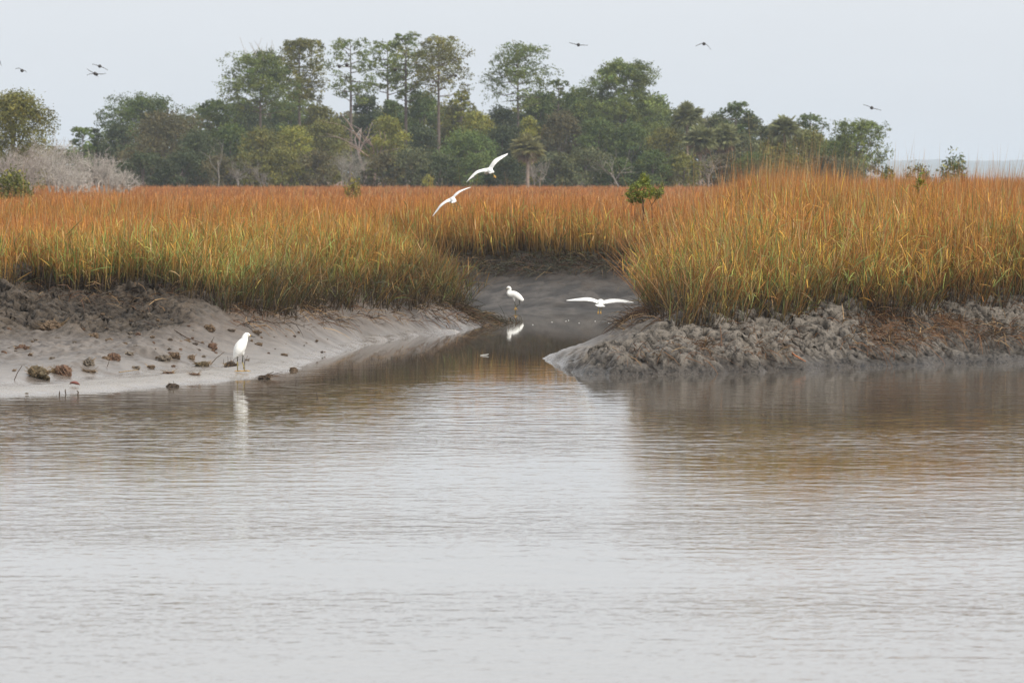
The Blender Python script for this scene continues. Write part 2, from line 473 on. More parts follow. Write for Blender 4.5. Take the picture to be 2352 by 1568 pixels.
m, n, l, b = mat_new("tidal_mud")
a_ = n.new("ShaderNodeAttribute"); a_.attribute_name = "tint"
geo = n.new("ShaderNodeNewGeometry"); sx = n.new("ShaderNodeSeparateXYZ"); l.new(geo.outputs["Position"], sx.inputs[0])
tx = n.new("ShaderNodeTexNoise"); tx.inputs["Scale"].default_value = 9; tx.inputs["Detail"].default_value = 8; tx.inputs["Roughness"].default_value = .65
mp = n.new("ShaderNodeMapping"); mp.inputs["Scale"].default_value = (1, .45, 1.2)
l.new(geo.outputs["Position"], mp.inputs[0]); l.new(mp.outputs[0], tx.inputs["Vector"])
mr = n.new("ShaderNodeMapRange"); mr.inputs["From Min"].default_value = .3; mr.inputs["From Max"].default_value = .7; mr.inputs["To Min"].default_value = .78; mr.inputs["To Max"].default_value = 1.2
vm = n.new("ShaderNodeVectorMath"); vm.operation = 'SCALE'
l.new(tx.outputs[0], mr.inputs["Value"]); l.new(a_.outputs["Color"], vm.inputs[0]); l.new(mr.outputs[0], vm.inputs["Scale"]); l.new(vm.outputs[0], b.inputs["Base Color"])
wet = n.new("ShaderNodeMapRange"); wet.inputs["From Min"].default_value = .02; wet.inputs["From Max"].default_value = .55; wet.inputs["To Min"].default_value = .24; wet.inputs["To Max"].default_value = .8
l.new(sx.outputs["Z"], wet.inputs["Value"])
ad = n.new("ShaderNodeMath"); ad.operation = 'MULTIPLY_ADD'; ad.inputs[1].default_value = .35; l.new(tx.outputs[0], ad.inputs[0])
sb = n.new("ShaderNodeMath"); sb.operation = 'SUBTRACT'; sb.inputs[1].default_value = .17; l.new(wet.outputs[0], sb.inputs[0]); l.new(sb.outputs[0], ad.inputs[2])
b.inputs["Specular IOR Level"].default_value = .36
bp = n.new("ShaderNodeBump"); bp.inputs["Distance"].default_value = .05; bst = n.new("ShaderNodeMapRange"); bst.inputs["From Min"].default_value = .02; bst.inputs["From Max"].default_value = .35; bst.inputs["To Min"].default_value = .10; bst.inputs["To Max"].default_value = .75; l.new(sx.outputs["Z"], bst.inputs["Value"]); l.new(bst.outputs[0], bp.inputs["Strength"])
l.new(tx.outputs[0], bp.inputs["Height"]); l.new(bp.outputs[0], b.inputs["Normal"])
cr = me.attributes.new("crumble", 'FLOAT', 'POINT'); cr.data.foreach_set("value", np.maximum(rough_amt, wc * sstep(-.15, .0, s)).astype(np.float32))
dl = me.attributes.new("dull", 'FLOAT', 'POINT'); dl.data.foreach_set("value", np.maximum(rough_amt * .55, .66 * sstep(97, 105, y)).astype(np.float32))
da = n.new("ShaderNodeAttribute"); da.attribute_name = "dull"
ca = n.new("ShaderNodeAttribute"); ca.attribute_name = "crumble"
t2 = n.new("ShaderNodeTexNoise"); t2.inputs["Scale"].default_value = 16; t2.inputs["Detail"].default_value = 5; t2.inputs["Roughness"].default_value = .6
l.new(mp.outputs[0], t2.inputs["Vector"])
h1 = n.new("ShaderNodeMapRange"); h1.inputs["From Min"].default_value = .37; h1.inputs["From Max"].default_value = .50; h1.inputs["To Min"].default_value = .22; h1.inputs["To Max"].default_value = 1.0  # shade of small holes painted into the crumbly mud
l.new(t2.outputs[0], h1.inputs["Value"])
hm = n.new("ShaderNodeMix"); hm.data_type = 'FLOAT'; hm.inputs[2].default_value = 1.0
l.new(ca.outputs["Fac"], hm.inputs[0]); l.new(h1.outputs[0], hm.inputs[3])
v2 = n.new("ShaderNodeVectorMath"); v2.operation = 'SCALE'; l.new(vm.outputs[0], v2.inputs[0]); l.new(hm.outputs[0], v2.inputs["Scale"])
l.new(v2.outputs[0], b.inputs["Base Color"])
mxr = n.new("ShaderNodeMath"); mxr.operation = 'MAXIMUM'; cm = n.new("ShaderNodeMath"); cm.operation = 'MULTIPLY'; cm.inputs[1].default_value = 1.0
l.new(da.outputs["Fac"], cm.inputs[0]); l.new(cm.outputs[0], mxr.inputs[0]); l.new(ad.outputs[0], mxr.inputs[1]); l.new(mxr.outputs[0], b.inputs["Roughness"])
b2 = n.new("ShaderNodeBump"); b2.inputs["Distance"].default_value = .06; l.new(t2.outputs[0], b2.inputs["Height"]); l.new(ca.outputs["Fac"], b2.inputs["Strength"])
l.new(bp.outputs[0], b2.inputs["Normal"]); l.new(b2.outputs[0], b.inputs["Normal"])
tag(link("ground", me, m), "grey tidal mud banks and marsh soil along the creek", None, None, "structure")

# ------------------------------------------------------------------ water
m, n, l, b = mat_new("creek_water")
b.inputs["Base Color"].default_value = (.105, .092, .076, 1)
b.inputs["Roughness"].default_value = .03
b.inputs["IOR"].default_value = 1.333
b.inputs["Specular IOR Level"].default_value = .5
geo = n.new("ShaderNodeNewGeometry")
sx = n.new("ShaderNodeSeparateXYZ"); l.new(geo.outputs["Position"], sx.inputs[0])
def ripple(scale, detail, vec_scale, rough=.5):
    mp = n.new("ShaderNodeMapping"); mp.inputs["Scale"].default_value = vec_scale
    mp.inputs["Rotation"].default_value = (0, 0, R(random.uniform(-6, 6)))
    t = n.new("ShaderNodeTexNoise"); t.inputs["Scale"].default_value = scale; t.inputs["Detail"].default_value = detail; t.inputs["Roughness"].default_value = rough
    l.new(geo.outputs["Position"], mp.inputs[0]); l.new(mp.outputs[0], t.inputs["Vector"])
    return t.outputs[0]
def math_(op, a, bb):
    q = n.new("ShaderNodeMath"); q.operation = op
    for i, v in enumerate((a, bb)):
        if isinstance(v, (int, float)): q.inputs[i].default_value = v
        else: l.new(v, q.inputs[i])
    return q.outputs[0]
def rng_(v, a, bb, c_, d_, smooth=True):
    q = n.new("ShaderNodeMapRange"); q.interpolation_type = 'SMOOTHSTEP' if smooth else 'LINEAR'
    q.inputs["From Min"].default_value = a; q.inputs["From Max"].default_value = bb; q.inputs["To Min"].default_value = c_; q.inputs["To Max"].default_value = d_
    l.new(v, q.inputs["Value"]); return q.outputs[0]
rA = ripple(2.6, 2, (.85, 1.0, 1))
rB = ripple(6.0, 2, (.9, 1.0, 1))
rC = ripple(13.0, 2, (.9, 1.0, 1))
rD = ripple(.8, 2, (.7, 1.0, 1))
nearer = rng_(sx.outputs["Y"], 28, 60, .50, 1.0)
finer = rng_(sx.outputs["Y"], 42, 70, 1.25, .35)
h = math_('ADD', math_('MULTIPLY', math_('MULTIPLY', rA, .50), nearer), math_('ADD', math_('MULTIPLY', rD, .26), math_('MULTIPLY', finer, math_('ADD', math_('MULTIPLY', rB, .20), math_('MULTIPLY', rC, .09)))))
# calm water inside the creek mouth, patches of wind on the open reach
patch = rng_(ripple(.09, 4, (.6, 1.2, 1)), .36, .66, .45, 1.25)
calm = rng_(math_('ADD', sx.outputs["Y"], math_('MULTIPLY', ripple(.4, 2, (1, 1, 1)), 5.0)), 80.5, 87.5, 1.0, .035)
bp = n.new("ShaderNodeBump"); bp.inputs["Distance"].default_value = .019
shore = rng_(sx.outputs["Y"], 54, 76, 1.0, .62)
l.new(math_('MULTIPLY', shore, math_('MULTIPLY', patch, calm)), bp.inputs["Strength"])
l.new(h, bp.inputs["Height"]); l.new(bp.outputs[0], b.inputs["Normal"])
wv = [(-9000, -400, 0), (9000, -400, 0), (9000, 400, 0), (-9000, 400, 0)]
me = bpy.data.meshes.new("water"); me.from_pydata(wv, [], [(0, 1, 2, 3)])
tag(link("water", me, m), "pale grey rippled creek water reflecting the overcast sky", None, None, "structure")

# ------------------------------------------------------------------ marsh grass
RUST = np.array([.325, .118, .042]); ORANGE = np.array([.56, .240, .052]); STRAW = np.array([.52, .35, .17]); YELLOW = np.array([.64, .44, .068])
YGREEN = np.array([.31, .34, .075]); GREEN = np.array([.125, .185, .06]); OLIVE = np.array([.10, .09, .036]); BROWN = np.array([.13, .062, .034]); GREYB = np.array([.048, .036, .026])

SHADED_SILT = np.array([.040, .033, .022])      # silt on the lower blades, darkened to put in the shade at their foot
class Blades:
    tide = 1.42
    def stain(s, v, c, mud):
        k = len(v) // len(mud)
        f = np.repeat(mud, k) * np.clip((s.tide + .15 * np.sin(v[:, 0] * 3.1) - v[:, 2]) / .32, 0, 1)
        return c + (SHADED_SILT - c) * f[:, None]

    def __init__(s): s.v, s.t, s.q, s.c, s.n = [], [], [], [], 0
    def stems(s, p, h, w, lx, ly, c0, c1, mud=None):
        """straight tapering stems of two segments"""
        n_ = len(p); yaw = rng.uniform(-1.1, 1.1, n_)
        wx, wy = np.cos(yaw) * w * .5, np.sin(yaw) * w * .5
        W = np.stack([wx, wy, np.zeros(n_)], 1)
        def lev(t, e): return p + np.stack([lx * t ** e, ly * t ** e, h * t], 1)
        a, m_, tip = lev(0, 1.3), lev(.55, 1.3), lev(1.0, 1.3)
        v = np.stack([a - W, a + W, m_ + W * .85, m_ - W * .85, tip], 1).reshape(-1, 3)
        cm = c0 * .4 + c1 * .6
        c = np.stack([c0, c0, cm, cm, c1], 1).reshape(-1, 3)
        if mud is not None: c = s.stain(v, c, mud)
        i = np.arange(n_) * 5 + s.n
        s.q.append(np.stack([i, i + 1, i + 2, i + 3], 1)); s.t.append(np.stack([i + 3, i + 2, i + 4], 1))
        s.v.append(v); s.c.append(c); s.n += n_ * 5
    def leaves(s, p, L, w, phi, elev, droop, c0, c1, mud=None):
        """arching leaves of three segments"""
        n_ = len(p)
        d = np.stack([np.cos(phi), np.sin(phi), np.zeros(n_)], 1)
        tw = rng.uniform(-1.2, 1.2, n_)
        W = np.stack([-np.sin(phi) * np.cos(tw), np.cos(phi) * np.cos(tw), np.sin(tw)], 1) * (w * .5)[:, None]
        def lev(t):
            k = p + d * (L * t * np.cos(elev))[:, None]
            k[:, 2] += L * (t * np.sin(elev) - droop * t * t)
            return k
        a, b1, b2, tip = lev(0), lev(.38), lev(.72), lev(1.0)
        v = np.stack([a - W * .7, a + W * .7, b1 + W, b1 - W, b2 + W * .7, b2 - W * .7, tip], 1).reshape(-1, 3)
        c = np.stack([c0, c0, c0 * .5 + c1 * .5, c0 * .5 + c1 * .5, c1, c1, c1], 1).reshape(-1, 3)
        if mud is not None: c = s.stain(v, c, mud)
        i = np.arange(n_) * 7 + s.n
        s.q.append(np.concatenate([np.stack([i, i + 1, i + 2, i + 3], 1), np.stack([i + 3, i + 2, i + 4, i + 5], 1)])); s.t.append(np.stack([i + 5, i + 4, i + 6], 1))
        s.v.append(v); s.c.append(c); s.n += n_ * 7
    def build(s, name, mat):
        return link(name, np_mesh(name, np.concatenate(s.v), np.concatenate(s.t), np.concatenate(s.q), np.concatenate(s.c)), mat)

def mixc(a, b_, t): return a + (b_ - a) * np.asarray(t)[:, None]

def scatter(y0, y1, per_m2, az=.112):
    n_ = int(per_m2 * az * (y1 * y1 - y0 * y0))
    y = np.sqrt(rng.uniform(y0 * y0, y1 * y1, n_))
    x = rng.uniform(-az, az, n_) * y
    return x, y

def grass_height(x, y, s, sg):
    az = x / y
    edge = np.exp(-np.maximum(s - sg, 0) / 7.0)
    lo_ = np.where(y > 106, .027, .008)
    right = sstep(lo_, lo_ + .016, az) * (1 - sstep(170, 420, y))
    base = .60 + .38 * edge
    tall = 1.28 + .22 * np.exp(-((az - .047) / .016) ** 2) * sstep(86, 92, y) * (1 - sstep(110, 150, y)) - .15 * np.exp(-np.maximum(s - sg, 0) / 1.5)
    back = sstep(106, 118, y) * (1 - sstep(150, 260, y)) * (1 - right)
    hgt = base + (tall - base) * right + .18 * back
    clear = 1 - .34 * np.exp(-((x - 2.75) / .75) ** 2) * sstep(104, 112, y) * (1 - sstep(123, 127, y))
    return hgt * clear * (.64 + .72 * fbm(x * .9, y * .45, 3, 7))

g = Blades()
def grow_zone(y0, y1, per_m2, n_leaf, wmul, stems=1):
    x, y = scatter(y0, y1, per_m2)
    z, s, u, a, nx, ny = land(x, y)
    sg = a[:, 4] * (1 + (fbm(x * 1.3, y * .9, 3, 13) - .5) * .55)
    ok = (s > sg) & ((s > sg + .7) | (rng.uniform(size=len(x)) < .75))
    ok &= fbm(x * 1.6, y * .8, 3, 17) + .25 * rng.uniform(size=len(x)) > .36
    x, y, z, s, sg, nx, ny = (k[ok] for k in (x, y, z, s, sg, nx, ny))
    n_ = len(x)
    az = x / y
    din = np.maximum(s - sg, 0)
    h = grass_height(x, y, s, sg) * rng.normal(1.0, .13, n_).clip(.55, 1.4)
    right = sstep(.008, .024, az)
    # how green: strongest along the creek edges, patchy, rust in the interior
    gr = np.exp(-din / (5.2 + 1.5 * right)) * (1.15 - .38 * right) + (fbm(x * .35, y * .12, 3, 23) - .5) * 1.1 - .06 + .16 * sstep(104, 92, y) * (x < 0) + .25 * right * np.exp(-((y - 94) / 9) ** 2) * sstep(.05, .058, az)
    gr = np.clip(gr, 0, 1)
    patch = .74 + .52 * fbm(x * 1.7, y * .7, 3, 43)
    shade = (np.exp(rng.normal(0, .30, n_)).clip(.4, 1.7) * patch)[:, None]
    rust = mixc(np.tile(RUST, (n_, 1)), np.tile(ORANGE, (n_, 1)), rng.uniform(0, 1, n_) ** 1.6 * .9)
    rust = mixc(rust, np.tile(STRAW, (n_, 1)), (rng.uniform(size=n_) < .06) * .8)
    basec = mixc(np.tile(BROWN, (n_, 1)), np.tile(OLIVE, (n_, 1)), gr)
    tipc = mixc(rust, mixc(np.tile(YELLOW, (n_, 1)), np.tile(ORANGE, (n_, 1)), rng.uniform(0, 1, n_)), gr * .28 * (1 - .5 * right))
    p = np.stack([x, y, z - .03], 1)
    out = np.stack([nx - x, ny - y], 1); out /= np.linalg.norm(out, axis=1, keepdims=True) + 1e-6
    mud = np.clip(np.exp(-din / 2.2) * np.where(az > .012, np.where(y < 103, .62, 1.0), 1.0) * rng.uniform(.45, 1.0, n_), 0, .9)  # strength of the silt and painted shade on the lower blades
    fringe = np.exp(-din / .55)
    lean = rng.normal(0, .10, (n_, 2)) * h[:, None] + out * (fringe * rng.uniform(0, .85, n_))[:, None] * h[:, None] + np.array([.05, 0]) * h[:, None]
    hh = h * (1 - .25 * fringe)
    for k in range(stems):
        j = rng.normal(0, .06 * wmul, (n_, 2)) if k else 0
        pk = p.copy(); pk[:, :2] += j
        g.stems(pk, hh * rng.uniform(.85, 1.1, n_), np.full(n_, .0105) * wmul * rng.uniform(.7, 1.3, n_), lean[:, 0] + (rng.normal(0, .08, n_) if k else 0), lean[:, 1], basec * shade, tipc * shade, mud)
    for k in range(n_leaf):
        f = rng.uniform(.10, .72, n_) if n_leaf > 1 else rng.uniform(.4, .8, n_)
        pl = p + np.stack([lean[:, 0] * f ** 1.3, lean[:, 1] * f ** 1.3, hh * f], 1)
        L = rng.uniform(.18, .46, n_) * (.75 + .25 * h)
        pick = rng.uniform(size=n_)
        warm = mixc(rust, np.tile(YELLOW, (n_, 1)), rng.uniform(0, 1, n_) * (.12 + .7 * gr + .28 * right * np.exp(-din / 14)).clip(0, 1))
        cool = mixc(np.tile(YGREEN, (n_, 1)), np.tile(GREEN, (n_, 1)), rng.uniform(0, 1, n_))
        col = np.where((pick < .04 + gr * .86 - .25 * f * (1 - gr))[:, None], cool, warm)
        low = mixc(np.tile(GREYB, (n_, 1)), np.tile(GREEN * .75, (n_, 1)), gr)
        col = np.where((f < .34)[:, None], low * .65 + col * .35, col)  # leaves low on the stems darkened for the shade at their foot
        col = np.where((rng.uniform(size=n_) < .05)[:, None], np.tile(STRAW, (n_, 1)), col)
        sh_ = (np.exp(rng.normal(0, .32, n_)).clip(.4, 1.8) * patch)[:, None]
        tip = np.where((rng.uniform(size=n_) < .28)[:, None], col * .5 + np.tile(ORANGE, (n_, 1)) * .5, col)
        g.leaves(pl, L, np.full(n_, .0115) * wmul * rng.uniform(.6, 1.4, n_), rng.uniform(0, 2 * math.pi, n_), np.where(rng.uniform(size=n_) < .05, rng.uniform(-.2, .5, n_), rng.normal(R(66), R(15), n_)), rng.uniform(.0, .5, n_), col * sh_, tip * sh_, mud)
    if n_leaf > 1:                           # dead stubble added dark between the living stems to deepen their shade
        for k in range(2):
            pk = p.copy(); pk[:, :2] += rng.normal(0, .07, (n_, 2))
            db = np.tile(GREYB, (n_, 1)) * rng.uniform(.5, 1.3, n_)[:, None]
            g.stems(pk, h * rng.uniform(.14, .42, n_), np.full(n_, .013) * wmul, rng.normal(0, .06, n_), rng.normal(0, .06, n_), db, db * 1.3)
    # a few pale seed stalks overtop the rest
    k = rng.uniform(size=n_) < .020 * (1 + .6 * right) + .03 * np.exp(-((az - .048) / .012) ** 2) * sstep(90, 96, y)
    if k.sum():
        nk = int(k.sum())
        cst = np.tile(STRAW, (nk, 1)) * rng.uniform(.55, 1.05, nk)[:, None]
        g.stems(p[k], h[k] * rng.uniform(1.12, 1.45, nk), np.full(nk, .012) * wmul, lean[k, 0] + rng.normal(.03, .16, nk), lean[k, 1], cst * .7, cst)
    return n_
print("grass A", grow_zone(64, 106, 120, 5, 1.0))
print("grass B", grow_zone(106, 150, 42, 3, 1.35, 2))
print("grass C", grow_zone(150, 290, 13, 1, 2.2, 2))
print("grass D", grow_zone(290, 640, 1.7, 0, 5.0, 2))
tag(g.build("marsh_grass", M_GRASS), "rust and yellow-green salt marsh grass covering the flats", None, None, "stuff")

# dead thatch hanging over the edges of the banks
g2 = Blades()
x, y = scatter(64, 124, 210)
z, s, u, a, nx, ny = land(x, y)
edge = (s - a[:, 4])
wcl = a[:, 2]
nz = fbm(x * 1.1, y * .8, 3, 33)
bk = sstep(100, 108, y)
wsc = a[:, 5] * sstep(83.5, 86, y) * (1 - sstep(88, 89, y))
ok = (wsc > .5) & (rng.uniform(size=len(x)) < .22) | (edge > -.45 - 1.1 * bk - .95 * wcl * sstep(.25, .6, nz)) & (edge < .45) & (rng.uniform(size=len(x)) < (.34 + .66 * np.maximum(wcl, bk)) * np.maximum(sstep(.24, .50, nz), .7 * bk))
x, y, z, nx, ny, edge, wcl, bk = (k[ok] for k in (x, y, z, nx, ny, edge, wcl, bk))
n_ = len(x)
out = np.arctan2(ny - y, nx - x) + rng.normal(0, .8, n_)
p = np.stack([x, y, z + rng.uniform(.0, .10, n_)], 1)
cc = mixc(np.tile(BROWN, (n_, 1)), np.tile(STRAW, (n_, 1)), rng.uniform(0, 1, n_) ** 3)
cc = mixc(cc, np.tile(GREYB * .8, (n_, 1)), (rng.uniform(size=n_) < .5) * .85) * rng.uniform(.6, 1.2, n_)[:, None]
cc = mixc(cc, np.tile(np.array([.10, .11, .058]), (n_, 1)), bk * (rng.uniform(size=n_) < .35))
cc = mixc(cc, cc * .5, bk)
cc = mixc(cc, np.tile(np.array([.21, .105, .05]), (n_, 1)), (wcl > .5) * (rng.uniform(size=n_) < .35) * .8)
g2.leaves(p, rng.uniform(.15, .55, n_) * (1 + .35 * bk), np.full(n_, .010) * rng.uniform(.7, 1.5, n_), out, rng.normal(R(20), R(28), n_), rng.uniform(.3, .95, n_), cc, cc * .9)
print("thatch", n_)
tag(g2.build("dead_grass", M_GRASS), "brown dead grass and roots hanging over the mud banks", None, None, "stuff")
# ------------------------------------------------------------------ trees
DK = np.array([.060, .076, .028]); GN = np.array([.090, .122, .030]); OL = np.array([.152, .148, .033]); YG = np.array([.215, .215, .038])
BR = np.array([.112, .098, .042]); GG = np.array([.125, .136, .060]); BG = np.array([.118, .166, .038]); PN = np.array([.128, .160, .038])
TINTS = dict(DK=DK, GN=GN, OL=OL, YG=YG, BR=BR, GG=GG, BG=BG, PN=PN)
BASE = 1.0

def lobe(mb, c, r, n_leaf, size, col, clumps, loose=1.0):
    """a billow of foliage: leaf sprays gathered in clumps over a lumpy shell"""
    c = np.asarray(c, float); r = np.asarray(r, float)
    d = rng.normal(size=(clumps, 3)); d[:, 2] = d[:, 2] * .8 + .25
    d /= np.linalg.norm(d, axis=1, keepdims=True)
    cc = c + d * r * rng.uniform(.6, 1.05, (clumps, 1))
    per = max(2, n_leaf // clumps)
    pos = np.repeat(cc, per, axis=0) + rng.normal(size=(clumps * per, 3)) * r * np.array([.24, .24, .19]) * loose
    tone = rng.uniform(.76, 1.24, clumps)
    hue = rng.normal(0, .10, (clumps, 1)) * np.array([1.0, .3, -.4])
    k = np.repeat(col * tone[:, None] * (1 + hue), per, axis=0) * rng.uniform(.88, 1.12, (clumps * per, 1))
    mb.leaves(pos, size, k)

def trunk_path(H, bend, n=8):
    t = np.linspace(0, 1, n)
    a, b_ = rng.uniform(-bend, bend, 2)
    return np.stack([a * np.sin(t * 2.6) * H * .5, b_ * np.sin(t * 2.1 + .4) * H * .5, t * H], 1) - np.array([0, b_ * np.sin(.4) * H * .5, 0])

BARKC = np.array([.125, .102, .088])

def oak(name, px, top, hw, D, tint, label, group, cat="tree", floor=0.12, ht=None):
    p = at(px, top, D); H = p.z - BASE; W = hw * 1.16 * px_m(D)
    root = thing(name, (p.x, p.y, BASE), label, cat, group)
    col = TINTS[tint]
    mb, tr = MB(), MB()
    path = trunk_path(H * .6, .05)
    tr.tube(path, np.linspace(.035 * H * .6 + .08, .05, len(path)), 7, BARKC)
    nl = int(9 + W * 1.6)
    size = .112 * (D / 680)
    quads = 3.9 * W * H * 2 / (2 * size * size)
    for i in range(nl):
        t = (i + .5) / nl
        hz = floor + (1 - floor) * (t ** .85)
        prof = math.sqrt(max(0.0, 1 - (max(0, hz - .42) / .60) ** 2)) * (1 if hz > .3 else .86 + .4 * (hz))
        az = i * 2.399 + rng.uniform(-.4, .4)
        rr = min(W * .44, H * .22) * rng.uniform(.75, 1.2)
        rad = max(0, W * prof - rr * .72) * (1 if i % 3 else .55)
        c = (math.cos(az) * rad, math.sin(az) * rad * .8, min(H * hz, H - rr * .72))
        lobe(mb, c, (rr, rr, rr * .78), int(quads / nl), size, col * rng.uniform(.8, 1.2), int(26 + 14 * rng.uniform()))
        if i % 2 == 0:
            b0 = path[int(rng.integers(2, 7))]
            q = np.stack([b0, b0 * .45 + np.array(c) * .55 + np.array([0, 0, .04 * H]), c])
            tr.tube(q, [.012 * H, .008 * H, .02], 4, BARKC * rng.uniform(.8, 1.5))
    tr.build("trunk", M_BARK, root); mb.build("crown", M_CROWN, root)
    return root

def pine(name, px, top, hw, cbot, D, tint, label, group, dens=1.0, shape=None, lean=0.0, twigs=False, dark=1.0):
    p = at(px, top, D); H = p.z - BASE; W = hw * 1.22 * px_m(D)
    cf0 = 1 - (cbot - top) * px_m(D) / H                # crown starts at this share of the height
    root = thing(name, (p.x - lean * H, p.y, BASE), label, "tree", group)
    mb, tr = MB(), MB()
    path = trunk_path(H, .012, 12); path[:, 0] += lean * H * (path[:, 2] / H) ** 1.5
    path[:, :2] -= path[-1, :2] - np.array([lean * H, 0])
    path[0, :2] += 0
    tr.tube(path, np.interp(path[:, 2] / H, [0, .5, 1], [.0135 * H, .0095 * H, .03]), 7, BARKC * dark)
    nb = int(19 * dens ** .5) + 5
    prof_x, prof_y = shape or ([0, .15, .4, .7, .9, 1], [.62, .85, 1.0, .86, .55, .22])
    size = .100 * (D / 690)
    n_tot = 3.3 * dens * W * (cbot - top) * px_m(D) * 2 / (2 * size * size)
    for i in range(nb):
        t = (i + rng.uniform(.1, .9)) / nb
        hz = H * (cf0 + (1 - cf0) * t)
        b0 = np.array([np.interp(hz * .97, path[:, 2], path[:, k]) for k in range(3)])
        L = W * np.interp(t, prof_x, prof_y) * rng.uniform(.5, 1.12)
        az = i * 2.399 + rng.uniform(-.5, .5)
        rise = rng.uniform(.05, .5) * L if t < .8 else rng.uniform(.4, .8) * L
        drop = -.12 * L if rng.uniform() < .3 else 0
        e_ = b0 + np.array([math.cos(az) * L, math.sin(az) * L, rise + drop])
        e_[2] = min(e_[2], H * .985)
        mid = b0 * .5 + e_ * .5 + np.array([0, 0, -.06 * L]) + rng.normal(0, .05 * L, 3)
        tr.tube(np.stack([b0, mid, e_]), [.0042 * H, .0030 * H, .015], 4, BARKC * dark * rng.uniform(.8, 1.25))
        col = TINTS[tint] * rng.uniform(.8, 1.25)
        npad = 1 + int(L > 1.2) + int(L > 2.6)
        for j in range(npad):
            f = 1 - j * .25 * rng.uniform(.7, 1.1)
            c = b0 * (1 - f) + e_ * f + np.array([0, 0, .02 * H]) + rng.normal(0, .16 * L, 3) * np.array([1, 1, .9])
            c[2] = min(c[2], H - .5 * min(W * .26, 1.6))
            rr = np.clip(W * .30, .5, 1.5) * rng.uniform(.7, 1.25)
            lobe(mb, c, (rr, rr, rr * .85), int(n_tot / (nb * npad)), size, col * rng.uniform(.75, 1.25), 12, .72)
    if twigs:
        for i in range(16):
            b0 = np.array([rng.normal(0, W * .18), rng.normal(0, W * .2), H * .96])
            e_ = b0 + np.array([rng.normal(0, W * .12), rng.normal(0, .4), rng.uniform(.08, .19) * H])
            tr.tube(np.stack([b0, b0 * .5 + e_ * .5 + rng.normal(0, .12, 3), e_]), [.035, .028, .02], 3, (.42, .38, .34))
    tr.build("trunk", M_BARK, root); mb.build("crown", M_CROWN, root)
    return root

def fan(mb, base, d, rad, col, blades=9, droop=.15):
    d = d / (np.linalg.norm(d) + 1e-9)
    s_ = np.cross(d, [0, 0, 1.0]); s_ /= np.linalg.norm(s_) + 1e-9
    for k in range(blades):
        a = (k / (blades - 1) - .5) * 2.4
        v = d * math.cos(a) + s_ * math.sin(a)
        tip = base + v * rad * (1 - .15 * abs(a)) - np.array([0, 0, droop * rad * rng.uniform(.6, 1.4)])
        w_ = np.cross(v, rng.normal(size=3)); w_ /= np.linalg.norm(w_) + 1e-9
        m_ = base * .45 + tip * .55 + np.array([0, 0, .05 * rad])
        mb.add([base, m_ + w_ * rad * .075, tip, m_ - w_ * rad * .075], None, [(0, 1, 2, 3)], col * rng.uniform(.75, 1.3))

def palm(px, top, hw, D, label, skirt=True, tint=None):
    p = at(px, top, D); H = p.z - BASE; W = hw * px_m(D)
    root = thing("cabbage_palm", (p.x, p.y, BASE), label, "palm", "cabbage palms in the wood")
    tr, mb, sk = MB(), MB(), MB()
    W *= 1.15; hz = H - W * .80
    path = trunk_path(hz, .02, 7); path[:, :2] -= path[-1, :2]
    tr.tube(path, np.linspace(.19, .15, 7), 8, np.array([.26, .205, .165]))
    top_ = path[-1]
    col = tint if tint is not None else np.array([.20, .21, .095])
    for i in range(130):
        d = rng.normal(size=3); d[2] = abs(d[2]) * 1.1 - .45; d /= np.linalg.norm(d)
        pet = W * rng.uniform(.25, .62)
        b0 = top_ + d * pet
        mb.tube(np.stack([top_, b0]), [.025, .015], 3, col * .9)
        fan(mb, b0, d, W * rng.uniform(.42, .6), col * rng.uniform(.7, 1.3), 11, .22)
    if skirt:
        for i in range(26):
            d = rng.normal(size=3); d[2] = -abs(d[2]) * 1.2 - .5; d /= np.linalg.norm(d)
            b0 = top_ + d * W * .35
            fan(sk, b0, d, W * rng.uniform(.35, .6), np.array([.24, .165, .10]) * rng.uniform(.6, 1.2), 7, .35)
        sk.build("dead_fronds", M_CROWN, root)
    tr.build("trunk", M_BARK, root); mb.build("crown", M_CROWN, root)

def bare(mb, p, d, L, r, depth, col, spread=.65, up=.12):
    p = np.asarray(p, float); d = d / np.linalg.norm(d)
    m_ = p + d * L * .5 + rng.normal(0, .05 * L, 3)
    e_ = p + d * L + rng.normal(0, .05 * L, 3)
    mb.tube(np.stack([p, m_, e_]), [r, r * .8, r * .6], 3, col * rng.uniform(.75, 1.2))
    if depth == 0: return
    for k in range(int(rng.integers(2, 4)) + (1 if depth > 1 else 0)):
        b0 = p + (e_ - p) * rng.uniform(.45, 1.0) if k else e_
        nd = d + rng.normal(0, spread, 3); nd[2] += up
        bare(mb, b0, nd, L * rng.uniform(.55, .85), max(r * .6, .009), depth - 1, col, spread, up)

